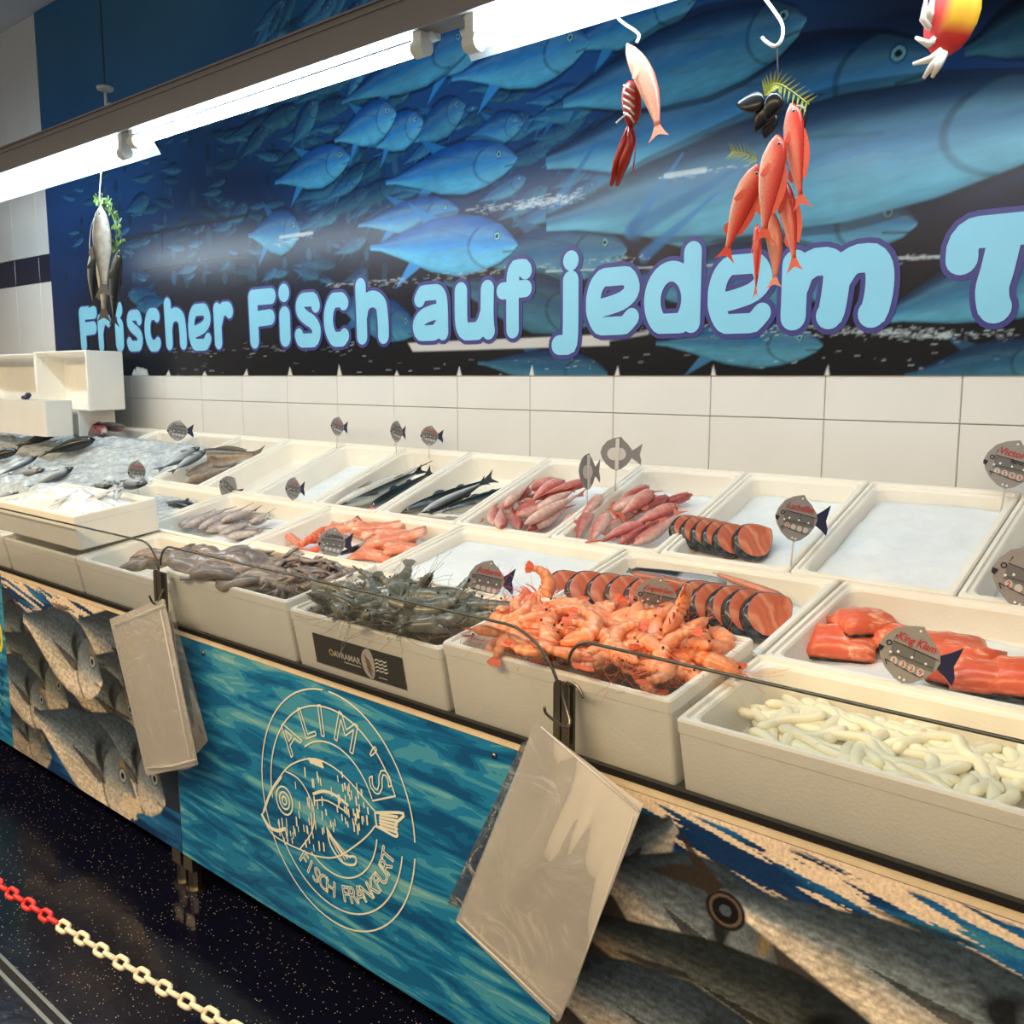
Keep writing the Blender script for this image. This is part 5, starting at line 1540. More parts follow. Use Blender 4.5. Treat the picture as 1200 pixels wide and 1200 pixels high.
# ------------------------------------------------------------------ the big ice heap with whole fish at the far left
def heap_field():
    xs_ = np.linspace(-6.1, -3.985, 150); vs_ = np.linspace(0.0, 1.0, 70)
    # follows the middle and back rows from the front rim of the middle row to the wall
    b = MB(); pts = []
    for v in vs_:
        for x in xs_:
            if v < .45: q = v / .45; P0 = rp('M', x, q * ROWS['M'][3], 0)
            else: q = (v - .45) / .55; P0 = rp('B', x, q * .40, 0)
            e = min(1, (v) / .08) * min(1, (1 - v) / .2) * min(1, (-3.985 - x) / .12)
            hgt = -.035 + .075 * e ** .7
            nz_ = float(0.5)
            pts.append((P0, hgt))
    XX = np.array([p[0].x for p in pts]); YY = np.array([p[0].y for p in pts])
    nz_ = vnoise(XX, YY, 14, 14, 71, 4)
    vs2 = [p[0] + Vector((0, 0, p[1] + (nz_[i] - .5) * .05)) for i, p in enumerate(pts)]
    c_ = len(xs_); fs = [(j * c_ + i, j * c_ + i + 1, (j + 1) * c_ + i + 1, (j + 1) * c_ + i) for j in range(len(vs_) - 1) for i in range(c_ - 1)]
    b.add(vs2, fs)
    return tag(b.build('crushed_ice', 'ice_grey', None, True), 'wide heap of crushed ice with whole fish at the far left', 'ice', kind='stuff')
heap_field()
def c8(x, y): return (x / 8.0, 470 + y / 8.0)
def q4(x, y): return (x / 4.0, 400 + y / 4.0)
for i, (row_, h_, t_, n, rl, pr, lb, sc) in enumerate([
    ('B', c8(690, 620), c8(250, 820), .045, .3, BREA[0], 'silver bream on the ice with its dark head towards the wall', .72),
    ('B', c8(350, 510), c8(-60, 720), .045, .5, BREA[1], 'silver bream on the ice close to the foam container', .6),
    ('B', c8(420, 640), c8(60, 700), .035, .0, BREA[0], 'silver bream half covered with ice between two others', .5),
    ('B', c8(170, 450), c8(-150, 560), .05, .2, MACK[0], 'black fish on the ice beneath the foam container', 1.6),
    ('B', c8(600, 250), c8(150, 440), .055, .2, MACK[1], 'long silver fish lying along the ice near the upright foam boxes', 1.3),
    ('B', c8(900, 350), c8(400, 490), .05, .6, MACK[0], 'dark fish lying across the ice below the red gutted fish', 1.4),
    ('M', c8(1050, 790), c8(860, 790), .05, .5, BREA[0], 'dark bream head poking out beside the small brown tag', .8),
    ('M', c8(180, 850), c8(-120, 940), .045, .3, BREA[1], 'dark fish tail sticking out of the ice at the counter end', .6),
    ('B', c2_(760, 360), c2_(420, 545), .02, .2, BREA[0], 'grey bream with its head against the grouper box', .72),
    ('B', c2_(800, 385), c2_(520, 560), .005, .1, BREA[1], 'second grey bream tucked under the first', .6),
    ('M', c2_(350, 640), c2_(60, 640), .03, .3, BREA[0], 'silver bream behind the small brown tag', .6)]):
    n += .045
    put(pr, pxr(row_, *h_, n), pxr(row_, *t_, n - .015), rnorm(row_), lb, 'fish', None, roll=rl * .5 - .45, scale=(1, sc * 1.35, sc * 1.6), name='sea_bream' if pr in BREA else 'dark_fish')
# red gutted fish
gut_c = lambda s, ca: srgb(150, 58, 50) if -.9 < ca < .1 and .12 < s < .6 else srgb(78, 70, 72) if ca > .1 else srgb(170, 150, 146)
GUT = fish_proto('gutted_fish', PROF_BREAM, gut_c, 'fish_skin_small', fincol=srgb(70, 40, 40), dorsal=[(.2, .7, .06, 1), (.3, .6, .05, -1)])
for i, (h_, t_, lb) in enumerate([(c8(1170, 240), c8(820, 250), 'red gutted fish with open belly at the wall end of the ice'), (c8(1040, 180), c8(760, 210), 'red gutted fish behind the other one'), (c8(1000, 300), c8(760, 260), 'greyish gutted fish below the red ones')]):
    put(GUT, pxr('B', *h_, .055), pxr('B', *t_, .055), rnorm('B'), lb, 'fish', None, roll=.7 * (1 - i), scale=(1, .95, .9))
# ice in the stacked box, with thin tails
xl, xr, zt, SD, SM, sh = STK
b = MB(); nx_, ny_ = 40, 34
U, V = np.meshgrid(np.linspace(-1, 1, nx_), np.linspace(-1, 1, ny_))
hh = sh - .018 + .055 * (1 - U ** 2) * (1 - V ** 2) + (vnoise(U, V, 7, 7, 81, 3) - .5) * .03
wI, dI = (xr - xl) / 2 - .034, SD / 2 - .034
vs = [(U[j, i] * wI, V[j, i] * dI, hh[j, i]) for j in range(ny_) for i in range(nx_)]
fs = [(j * nx_ + i, j * nx_ + i + 1, (j + 1) * nx_ + i + 1, (j + 1) * nx_ + i) for j in range(ny_ - 1) for i in range(nx_ - 1)]
b.add(vs, fs)
tag(b.build('crushed_ice', 'ice', None, True, M=SM), 'mound of white crushed ice in the stacked box', 'ice', kind='stuff')
for i, (a, c_) in enumerate([((.16, -.05), (.22, .10)), ((.08, -.12), (.12, -.02)), ((.22, .06), (.10, .16))]):
    p0 = SM @ Vector((a[0], a[1], sh + .0)); p1 = SM @ Vector((c_[0], c_[1], sh + .045))
    put(MACK[2], p0, p1, FLAT_UP, 'small silver fish sticking tail-up out of the white ice', 'fish', 'fish in the stacked ice box', scale=(1, 1.3, 1.2), name='small_fish')

# ------------------------------------------------------------------ foam boxes and lids stacked at the far left by the wall
def upright_box(px0, px1, py0, py1, Y, label):
    a = pxY(px0, py1, Y); b_ = pxY(px1, py0, Y)
    W, Hh = b_.x - a.x, b_.z - a.z
    M = Matrix.Translation(((a.x + b_.x) / 2, Y + .20, (a.z + b_.z) / 2)) @ Matrix.Rotation(PI / 2, 4, 'X')
    o = link('foam_box', box_mesh(W, Hh, .20, 'foam'), None, M)
    return tag(o, label, 'box', 'foam boxes standing on edge by the wall')
YU = 2.30
upright_box(43, 100, 410, 479, YU, 'white foam box standing on edge with its open side outward, next to the mural letters')
upright_box(-32, 41, 414, 482, YU, 'white foam box standing on edge beside another, cut by the picture edge')
upright_box(20, 92, 481, 520, YU, 'white foam box under the two boxes standing on edge')
b = MB()
a = pxY(-60, 506, 2.02); c_ = pxY(54, 512, 2.02); top = pxY(54, 470, 2.02)
b.rings([rrect(c_.x - a.x, .14, .012, z) for z in (0, .004, top.z - c_.z - .004, top.z - c_.z)])
tag(b.build('foam_container', 'foam_dark', None, False, M=Matrix.Translation(((a.x + c_.x) / 2, 2.09, c_.z))), 'closed white foam container lying in front of the upright boxes', 'box')
b = MB(); q = pxY(30, 467, 2.06)
b.ell(0, 0, 0, .035, .02, .012, seg=10, st=6); b.ell(.035, 0, .012, .02, .015, .014, seg=10, st=6); b.tube([(-.035, 0, 0), (-.06, .01, -.004)], .008, 6)
tag(b.build('tape_roll', 'tag_tail', None, True, M=Matrix.Translation((q.x, 2.06, top.z + .012))), 'small dark blue crumpled tape on the closed foam container', 'tape')

# ------------------------------------------------------------------ price tags shaped like fish
tag_body = [(-.056, .004), (-.050, .022), (-.036, .040), (-.016, .050), (.002, .054), (.010, .055), (.016, .046), (.030, .034), (.044, .016), (.048, .0), (.044, -.014), (.030, -.034), (.012, -.048), (-.004, -.053), (-.020, -.047), (-.038, -.032), (-.050, -.014)]
tag_tail = [(.044, .012), (.060, .022), (.078, .036), (.074, .016), (.070, .0), (.076, -.020), (.074, -.034), (.060, -.022), (.044, -.012)]
MT = {}
b = MB(); b.plate(tag_body, .0022); MT['plate'] = b.mesh('plate', 'tag_grey', False)
b = MB(); b.plate(tag_body, .0022); MT['plate_back'] = b.mesh('plate', 'tag_back', False)
b = MB(); b.plate(tag_tail, .0020); MT['tail'] = b.mesh('tail', 'tag_tail', False)
b = MB(); b.plate(tag_tail, .0020); MT['tail_back'] = b.mesh('tail', 'tag_back', False)
b = MB(); b.plate([(-.034, .016), (.040, .004), (.040, -.020), (-.036, -.010)], .0008, M=Matrix.Translation((0, 0, .0015))); MT['window'] = b.mesh('price_window', 'tag_window', False)
b = MB()
for pa, w in (([(-.030, .030), (-.034, .018), (.044, .004)], .0018), ([(-.040, -.018), (.020, -.034), (.026, -.030)], .0016), ([(-.040, -.018), (-.036, -.026)], .0016), ([(.004, .010), (.004, -.006)], .0010), ([(-.034, -.004), (.038, -.012)], .0010)):
    b.stroke(pa, w, z=.0022)
b.stroke(arc(-.040, .013, .0042, .0042, 0, 360, 10), .0022, z=.0022); b.add([(-.056, .006, .0022), (-.046, .004, .0022), (-.050, -.006, .0022), (-.056, -.003, .0022)], [(0, 3, 2, 1)])
MT['lines'] = b.mesh('face_lines', 'tag_ink', False)
PINS = ((-.034, -.003), (-.022, .001), (.002, -.003), (.026, -.008), (.006, .046), (-.010, -.044), (-.002, -.046))
b = MB(); b.ell(0, 0, .002, .0026, .0026, .0014, seg=8, st=4); MT['pin'] = b.mesh('pin', 'tag_white', True)
b = MB(); b.tube([(-.004, -.048, -.002), (-.004, -.120, -.002)], .0022, 6); MT['stake'] = b.mesh('stake', 'stake', True)
b = MB(); b.plate([(-.030 + .0, .0)] and [(.030 * math.cos(t) * (1 - .0), .020 * math.sin(t) * (1 + .25 * abs(math.cos(t)))) for t in np.linspace(0, 2 * PI, 22, endpoint=False)], .001, M=Matrix.Translation((-.004, 0, .0016))); MT['oval'] = b.mesh('back_label', 'tag_light', False)
b = MB(); b.box(-.008, .004, -.050, .050, .0016, .0060); MT['channel'] = b.mesh('stake_channel', 'tag_light', False)
def price_tag(pos, height, yaw_off, name_text, ink, digits, label, back=False, tilt=0.0, tail=True, size=None, group=None, mirror=False, stake=True):
    """pos: centre of the plate; yaw_off: turn away from facing the camera (degrees)"""
    s = height / .108
    d = Vector((0, 0, EYE)) - pos; face = math.atan2(d.x, -d.y)       # turn about Z so that +z of the plate faces the camera
    M = Matrix.Translation(pos) @ Matrix.Rotation(face + math.radians(yaw_off), 4, 'Z') @ Matrix.Rotation(PI / 2 - .06, 4, 'X') @ Matrix.Rotation(tilt, 4, 'Z') @ Matrix.Scale(s, 4)
    if mirror: M = M @ Matrix.Rotation(PI, 4, 'Y')
    r = thing('price_tag', label, 'price tag', M, group)
    if back:
        for k in ('plate_back', 'oval', 'channel'): link(MT[k].name.split('.')[0], MT[k], r)
        flip = Matrix.Rotation(PI, 4, 'Y')
        for ob in r.children: pass
        if tail: link('tail', MT['tail_back'], r)
        if stake: link('stake', MT['stake'], r)
        return r
    for k in ('plate', 'window', 'lines') + (('stake',) if stake else ()): link(MT[k].name.split('.')[0], MT[k], r)
    for (x, y) in PINS: link('pin', MT['pin'], r, Matrix.Translation((x, y, 0)))
    if tail: link('tail', MT['tail'], r)
    if name_text:
        b = MB(); vs, fs = text_geo(name_text, .021, .0003, .15)
        wt = max(p[0] for p in vs) - min(p[0] for p in vs); k = min(1.0, .066 / wt)
        b.add(vs, fs, M=Matrix.Translation((.004, .0245, .0022)) @ Matrix.Rotation(-.15, 4, 'Z') @ Matrix.Diagonal((k, min(1, k * 1.35), 1, 1)))
        b.build('lettering', ink, r)
    if name_text == 'Victoria':
        b = MB(); vs, fs = text_geo('Barsch', .013, .0002, .15); b.add(vs, fs, M=Matrix.Translation((.014, .006, .0024)) @ Matrix.Rotation(-.15, 4, 'Z')); b.build('lettering', 'tag_ink', r)
    if digits:
        b = MB(); b2 = MB()
        for i, ch in enumerate(digits):
            x = -.026 + i * .0155; y = -.0165 - i * .0030
            b.add([(x + .0062 * math.cos(t), y + .0074 * math.sin(t), .0022) for t in np.linspace(0, 2 * PI, 14, endpoint=False)], [tuple(range(14))])
            if ch != ' ':
                vs, fs = text_geo(ch, .0125, .0002); b2.add(vs, fs, M=Matrix.Translation((x, y, .0026)))
        b.build('price_disc', 'tag_light', r); 
        if b2.v: b2.build('price_digits', 'tag_red' if ink == 'tag_red' else 'tag_ink', r)
    return r
def at_row(row, px, py, n): return pxr(row, px, py, n)
# plate centres: distance from the rim line they stand on
def tagp(px, py, Y): return pxY(px, py, Y)
price_tag(tagp(1068, 768, 1.70), .108, -3, 'King Klam', 'tag_red', '1329', 'grey fish-shaped price tag among the salmon chunks with digits 13', tilt=-.16)
price_tag(tagp(1185, 545, 2.50), .118, 8, 'Victoria', 'tag_red', '1588', 'grey fish-shaped price tag reading Victoria against the tiles', tilt=-.10)
price_tag(tagp(1205, 678, 2.10), .130, 0, 'La', 'tag_red', '2   ', 'grey fish-shaped price tag beginning with La in the right end box', tilt=-.16)
price_tag(tagp(935, 608, 2.13), .112, 28, 'Lachsfilet', 'tag_red', '0   ', 'grey fish-shaped price tag with red writing beside the end salmon steak', tilt=-.10)
price_tag(tagp(571, 681, 1.73), .104, 22, 'Rotbarma', 'tag_red', '    ', 'round grey fish-shaped tag with red writing behind the grey shrimps', tilt=-.12)
price_tag(tagp(770, 703, 1.71), .098, 8, 'GegoldeGam', 'tag_red', '    ', 'fish-shaped tag half buried in the cooked prawns', tilt=-.04)
price_tag(tagp(390, 637, 1.80), .098, 30, 'Lachsklma', 'tag_ink', '    ', 'fish-shaped tag with black writing in front of the salmon trimmings', tilt=-.10)
price_tag(tagp(344, 573, 2.10), .085, 48, 'Lachs', 'tag_red', None, 'narrow-looking fish-shaped tag at the foot of the bare box', tilt=-.1)
price_tag(tagp(396, 500, 2.52), .080, 45, 'Lachs', 'tag_red', '    ', 'fish-shaped tag standing behind the box with pinkish residue', tilt=-.12)
price_tag(tagp(465, 506, 2.52), .085, 55, 'Scholle', 'tag_ink', '    ', 'fish-shaped tag with dark writing behind the bare box', tilt=-.1)
price_tag(tagp(504, 511, 2.53), .078, 25, 'Kabeljau', 'tag_red', '    ', 'fish-shaped tag with red writing behind the long dark fish', tilt=-.05)
price_tag(tagp(209, 505, 2.35), .098, 10, 'Dorade', 'tag_ink', '    ', 'fish-shaped tag standing in the ice above the breams', tilt=-.03)
price_tag(tagp(161, 553, 1.98), .098, 40, 'Dorade', 'tag_red', '    ', 'brownish fish-shaped tag on a stake at the front of the ice heap', tilt=.0, tail=False)
price_tag(tagp(268, 571, 2.08), .090, 35, '', 'tag_red', None, 'pale fish-shaped tag seen at a slant beside the grouper box', tilt=-.6)
price_tag(tagp(724, 532, 2.30), .098, 0, '', 'tag_red', None, 'back of a fish-shaped tag with a white oval, turned to the wall', back=True, mirror=False, tilt=-.02)
price_tag(tagp(689, 553, 2.28), .108, 62, '', 'tag_red', None, 'back of a fish-shaped tag seen almost edge-on over the mullets', back=True, tilt=-.06)

# ------------------------------------------------------------------ glass panes and clamps
GY = 1.352
def zt_at(px, py): return pxY(px, py, GY).z
ZG = (zt_at(215, 643) + zt_at(600, 735)) / 2
def pane(xa, xb, label, ra=.05, rb=.05, z0=EYE - .70):
    pts = [(xa, z0), (xb, z0)]
    pts += [(xb - rb + rb * math.cos(t), ZG - rb * 1.0 + rb * 1.0 * math.sin(t)) for t in np.linspace(0, PI / 2, 9)] if rb else [(xb, ZG)]
    pts += [(xa + ra + ra * math.cos(t), ZG - ra * 1.0 + ra * 1.0 * math.sin(t)) for t in np.linspace(PI / 2, PI, 9)] if ra else [(xa, ZG)]
    r = thing('sneeze_guard', label, 'glass guard', Matrix.Translation(((xa + xb) / 2, GY, z0)))
    inv = Matrix.Translation((-(xa + xb) / 2, 0, -z0)) @ Matrix.Rotation(PI / 2, 4, 'X')
    n = len(pts)
    b = MB(); b.add([(p[0], p[1], 0) for p in pts], [tuple(range(n))]); b.build('sheet', 'glass', r, M=inv)
    b = MB(); b.tube([(p[0], p[1], 0) for p in pts[1:]], .0032, 6); b.build('polished_edge', 'glass_edge', r, True, M=inv)
xg1, xg2 = pxY(188, 680, GY).x, pxY(662, 800, GY).x
pane(-4.9, xg1 - .006, 'glass pane in front of the boxes left of the first clamp', ra=.05, rb=.09)
pane(xg1 + .006, xg2 - .008, 'glass pane between the two clamps in front of the squids and shrimps', ra=.06, rb=.14)
pane(xg2 + .008, .60, 'glass pane in front of the white squid strips', ra=.05, rb=.0)
def clamp(x, zt_, zb_, label):
    M = Matrix.Translation((x, GY, zb_))
    r = thing('glass_clamp', label, 'clamp', M)
    h = zt_ - zb_
    for s_ in (-1, 1):
        b = MB(); pts = [(s_ * .002, 0)] + [(s_ * (.002 + .016), 0)] + [(s_ * (.010 + .008 * math.cos(t)), h - .014 + .014 * math.sin(t)) for t in np.linspace(0, PI / 2, 6)] + [(s_ * .002, h)]
        if s_ < 0: pts = pts[::-1]
        b.plate(pts, .004, M=Matrix.Translation((0, -.010, 0)) @ Matrix.Rotation(PI / 2, 4, 'X'))
        b.build('jaw', 'clamp_steel', r)
    b = MB(); b.box(-.016, .016, .006, .012, -.03, h - .01); b.box(-.010, .010, -.006, .008, 0.0, h - .02); b.build('back_plate', 'steel_dark', r)
clamp(xg1, pxY(190, 668, GY).z, pxY(190, 712, GY).z, 'dark steel clamp between two glass panes near the squids')
clamp(xg2, pxY(664, 797, GY).z, pxY(664, 872, GY).z, 'dark steel clamp between two glass panes below the prawns')
def wire(name, pts_px, Y, r_, material, label, cat):
    b = MB(); b.tube(densify3([pxY(px, py, Y if not isinstance(Y, (list, tuple)) else Y[i]) for i, (px, py) in enumerate(pts_px)]), r_, 8)
    return tag(b.build(name, material, None, True), label, cat)
def densify3(P3, n=5):
    P_ = [P3[0]] + list(P3) + [P3[-1]]; out = []
    for i in range(1, len(P_) - 2):
        p0, p1, p2, p3 = P_[i - 1:i + 3]
        for k in range(n):
            t = k / n
            out.append(.5 * ((2 * p1) + (-p0 + p2) * t + (2 * p0 - 5 * p1 + 4 * p2 - p3) * t * t + (-p0 + 3 * p1 - 3 * p2 + p3) * t ** 3))
    out.append(Vector(P3[-1])); return out
wire('bag_hook', [(684, 818), (678, 806), (668, 799), (660, 803), (659, 815), (664, 832), (668, 846), (663, 852), (652, 846), (640, 836), (638, 828)], [1.325, 1.325, 1.328, 1.330, 1.330, 1.330, 1.325, 1.315, 1.300, 1.285, 1.28], .0028, 'steel', 'steel hook bent over the clamp below the prawns, carrying bags', 'hook')
wire('bag_hook', [(192, 690), (189, 697), (184, 707), (179, 706), (175, 698)], [1.335, 1.325, 1.31, 1.295, 1.285], .0028, 'steel_dark', 'dark hook at the clamp near the squids, carrying bags', 'hook')

# ------------------------------------------------------------------ hanging stacks of plastic bags
def bag_sheet(corners_px, Y, bulge, seed, name, material, parent, nx_=18, ny_=22, skew=0.0):
    tl, tr, br, bl_ = [pxY(*p, Y) for p in corners_px]
    r_ = random.Random(seed); ph = [r_.uniform(0, 6) for _ in range(6)]
    b = MB(); vs = []
    for j in range(ny_):
        v = j / (ny_ - 1)
        for i in range(nx_):
            u = i / (nx_ - 1)
            p = tl * (1 - u) * (1 - v) + tr * u * (1 - v) + br * u * v + bl_ * (1 - u) * v
            w = math.sin(u * 11 + ph[0] + v * 3) * .6 + math.sin(u * 21 + v * 6 + ph[1]) * .35 + math.sin(v * 5 + u * 4 + ph[2]) * .5
            e = math.sin(PI * u) ** .5 * (.3 + .7 * math.sin(PI * min(1, v * 1.1)))
            vs.append(p + Vector((0, -abs(bulge) * (.6 + .4 * w) * e, 0)) + Vector((w * .0015, 0, w * .001)))
    fs = [(j * nx_ + i, j * nx_ + i + 1, (j + 1) * nx_ + i + 1, (j + 1) * nx_ + i) for j in range(ny_ - 1) for i in range(nx_ - 1)]
    b.add(vs, fs)
    return b.build(name, material, parent, True)
def bag_stack(cs, Y, label, n, seed, fan):
    r = thing('bag_stack', label, 'plastic bags')
    for k in range(n):
        d = (k - n / 2.0)
        c_ = [(p[0] + fan[i][0] * d, p[1] + fan[i][1] * d) for i, p in enumerate(cs)]
        bag_sheet(c_, Y + .005 * (n - k), .012, seed + k, 'bag', 'bag_plastic', r)
    return r
s1 = bag_stack([(129, 727), (192, 702), (228, 898), (172, 908)], 1.30, 'stack of clear plastic bags hooked below the squid heap', 5, 1, [(.3, .6), (.5, .2), (3.0, -1.5), (.6, .8)])
bag_sheet([(190, 720), (203, 715), (244, 868), (215, 905)], 1.345, .02, 77, 'loose_bag', 'bag_clear', s1)
s2 = bag_stack([(628, 846), (752, 944), (656, 1196), (537, 1082)], 1.285, 'stack of clear plastic bags hooked below the prawns', 6, 11, [(.5, .2), (1.0, -.8), (-.8, 1.0), (-1.6, -1.6)])
bag_sheet([(612, 870), (640, 858), (600, 1090), (524, 1058)], 1.325, .01, 78, 'loose_bag', 'bag_clear', s2)
# welded hems of the bags
for (st_, pts_, Y_) in ((s1, [(131, 733), (160, 722), (191, 709)], 1.296), (s1, [(172, 900), (200, 898), (229, 890)], 1.296), (s2, [(634, 852), (690, 900), (748, 950)], 1.281), (s2, [(536, 1080), (590, 1130), (652, 1190)], 1.281), (s2, [(742, 958), (700, 1080), (664, 1180)], 1.281), (s1, [(188, 715), (205, 800), (222, 890)], 1.296)):
    b = MB(); b.tube([pxY(*p, Y_) for p in pts_], .0022, 5); b.build('hem', 'bag_plastic', st_, True)

# ------------------------------------------------------------------ lamps over the counter
LY = 1.74
def lz(px, py, Y=LY): return pxY(px, py, Y).z
ztop = lz(0, 181); zbot = lz(0, 208)
b = MB(); b.box(-6.6, 1.0, LY - .035, LY + .035, zbot, ztop); b.box(-6.6, 1.0, LY - .042, LY + .042, ztop, ztop + .006); b.box(-6.6, 1.0, LY - .040, LY - .035, ztop - .018, ztop - .012)
trunk = thing('lamp_rail', 'long grey metal rail carrying the fluorescent lamps over the counter', 'lamp rail', Matrix.Translation((-3, LY, ztop)))
b.build('rail', 'trunking', trunk, M=Matrix.Translation((3, -LY, -ztop)))
for px_ in (124, 760):
    q = pxY(px_, 118, LY)
    x = q.x
    b = MB(); b.tube([(x, LY, ztop), (x, LY, CEIL_Z)], .003, 6); b.build('suspension_wire', 'cord', trunk, M=Matrix.Translation((3, -LY, -ztop)))
    b = MB(); b.rings([[(x + r_ * math.cos(t), LY + r_ * math.sin(t), ztop + .075 + z) for t in np.linspace(0, 2 * PI, 14, endpoint=False)] for r_, z in ((.012, 0), (.028, .006), (.030, .016), (.010, .022))])
    b.tube([(x, LY, ztop + .01), (x, LY, ztop + .075)], .006, 6); b.tube([(x - .03, LY, ztop + .012), (x + .03, LY, ztop + .03)], .006, 6)
    b.build('wire_cap', 'lamp_cap', trunk, True, M=Matrix.Translation((3, -LY, -ztop)))
def lamp(xa, xb, drop, wing, label, front=0.0):
    """slim batten with a bare tube; wing: the white reflector plate hanging down behind the tube"""
    zb_ = zbot - drop
    M = Matrix.Translation(((xa + xb) / 2, LY + front, zb_))
    r = thing('fluorescent_lamp', label, 'lamp', M)
    L2 = (xb - xa) / 2
    tz = -.062 if wing else -.048
    b = MB()
    prof = [(-.034, .045), (-.034, .018), (.022, -.026), (.034, -.026), (.034, .045)]
    b.rings([[(x, y, z) for y, z in prof] for x in (-L2, L2)]); b.build('housing', 'lamp_white', r)
    tb = MB(); tb.tube([(-L2 + .05, -.004, tz), (L2 - .05, -.004, tz)], .0155, 14); tb.build('tube', 'tube', r, True)
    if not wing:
        gp = MB(); gp.tube([(-L2 + .05, -.022, -.0315), (L2 - .05, -.022, -.0315)], .0024, 6); gp.build('gap_shade_line', 'cavity', r, True)  # added black rod, stands in for the shaded gap between housing and tube
    for s_ in (-1, 1):
        x = s_ * (L2 - .03)
        e = MB(); e.tube([(x - .02, -.004, tz), (x + .02, -.004, tz)], .022, 14); e.box(x - .014, x + .014, -.02, .012, tz, .010); e.build('lamp_holder', 'lamp_cap', r)
    if wing:
        w = MB()
        w.rings([[(-L2 - .06, .034, .03), (-L2 - .06, .040, -.008), (-L2 - .06, .080, -.066), (-L2 - .06, .084, -.064), (-L2 - .06, .046, -.006), (-L2 - .06, .040, .03)],
                 [(L2 + .06, .034, .03), (L2 + .06, .040, -.008), (L2 + .06, .080, -.066), (L2 + .06, .084, -.064), (L2 + .06, .046, -.006), (L2 + .06, .040, .03)]])
        w.build('reflector', 'lamp_white', r)
    return r
xl2, xr2 = pxY(135, 160, LY).x, pxY(505, 45, LY).x
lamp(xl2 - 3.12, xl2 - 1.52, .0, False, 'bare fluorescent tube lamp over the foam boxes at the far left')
lamp(xl2 - 1.50, xl2 + .10, .0, True, 'fluorescent lamp with a white reflector over the left of the counter', -.0)
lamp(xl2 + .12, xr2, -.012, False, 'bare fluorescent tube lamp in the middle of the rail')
lamp(xr2 + .12, xr2 + 1.64, .0, True, 'fluorescent lamp with a white reflector above the hanging prawns and fish')

# ------------------------------------------------------------------ decorations hanging from the lamps
HY = 1.80
RED = [fish_proto('red_fish', PROF_MULLET, red_c, 'fish_skin', bend=bd, fincol=srgb(224, 84, 62), dorsal=[(.25, .7, .05, 1), (.6, .72, .03, -1)], eye=.018, tail=(.16, .5, .35)) for bd in (.02, -.03)]
PALE = fish_proto('pale_red_fish', PROF_SLIM, pale_c, 'fish_skin', bend=-.04, fincol=srgb(240, 150, 126), eye=0, tail=(.15, .45, .3))
TROUT = fish_proto('trout', [(0, .012, .012, .012), (.04, .045, .04, .03), (.12, .072, .072, .05), (.30, .098, .10, .066), (.48, .094, .096, .062), (.66, .062, .06, .042), (.78, .036, .036, .022), (.85, .036, .036, .012)], trout_c, 'fish_skin_small', fincol=srgb(96, 92, 84), dorsal=[(.42, .56, .06, 1), (.66, .74, .05, -1)], eye=.016)
TOV = -Vector((math.sin(0), 1, 0))
def hang(pr, a, c_, Y, label, roll=0.0, w=1.0, name=None, t=.9):
    up = Vector((0, 0, EYE)) - pxY(*a, Y); up.z = 0; up.normalize()
    return put(pr, pxY(*a, Y), pxY(*c_, Y), up, label, 'decoration fish', None, roll=roll, scale=(1, w, t), name=name)
def dfront(o): return o
# bunch of red fish and mussels
wire('hanging_hook', [(893, -6), (908, 14), (917, 30), (916, 46), (908, 54), (898, 49), (893, 44)], HY, .0035, 'hook_white', 'white metal hook holding the bunch of red fish and mussels', 'hook')
wire('hanging_string', [(911, 54), (911, 64), (912, 96)], HY, .0016, 'cord', 'short dark string above the bunch of mussels', 'string')
hang(RED[0], (925, 122), (938, 246), HY + .015, 'red plastic fish hanging highest beside the mussels', 0.3, 1.2)
hang(RED[0], (885, 192), (846, 305), HY + .03, 'red plastic fish with its tail spread to the side', 0.0, 1.4)
hang(RED[1], (915, 205), (935, 318), HY + .045, 'red plastic fish tucked behind the bunch', .2, 1.1)
hang(PALE, (905, 240), (912, 337), HY + .05, 'pale red plastic fish hanging lowest at the back of the bunch', .2, 1.5)
hang(RED[1], (888, 262), (886, 348), HY + .02, 'slim red plastic fish pointing straight down', 1.2, 1.1)
hang(RED[0], (908, 158), (892, 285), HY - .02, 'large red plastic fish in front of the bunch', 0.0, 1.4)
def mussel_mesh():
    b = MB(); rings = []
    for i in range(9):
        t = i / 8.0; r_ = .5 * math.sin(PI * t ** .7) ** .8 * .5 + .004
        rings.append([(t - .5, r_ * 1.0 * math.cos(a), r_ * .5 * math.sin(a)) for a in np.linspace(0, 2 * PI, 10, endpoint=False)])
    b.rings(rings); return b.mesh('mussel', 'mussel', True)
MU = dict(name='mussel', parts=[('mussel', mussel_mesh())])
for (a, c_, dY, lb) in [((897, 118), (862, 122), -.01, 'black mussel shell pointing away to the wall letters'), ((912, 108), (898, 142), -.03, 'black mussel shell hanging in the middle of the cluster'), ((905, 120), (884, 155), .0, 'black mussel shell beneath the middle one'), ((905, 130), (896, 163), .01, 'lowest black mussel shell in the cluster'), ((930, 122), (943, 150), .03, 'black mussel shell behind the highest red fish')]:
    hang(MU, a, c_, HY + dY, lb, 0.2, 1.35, name='mussel', t=1.1)
for o in [x for x in bpy.data.objects if x.name.startswith('mussel')]: o['category'] = 'mussel'
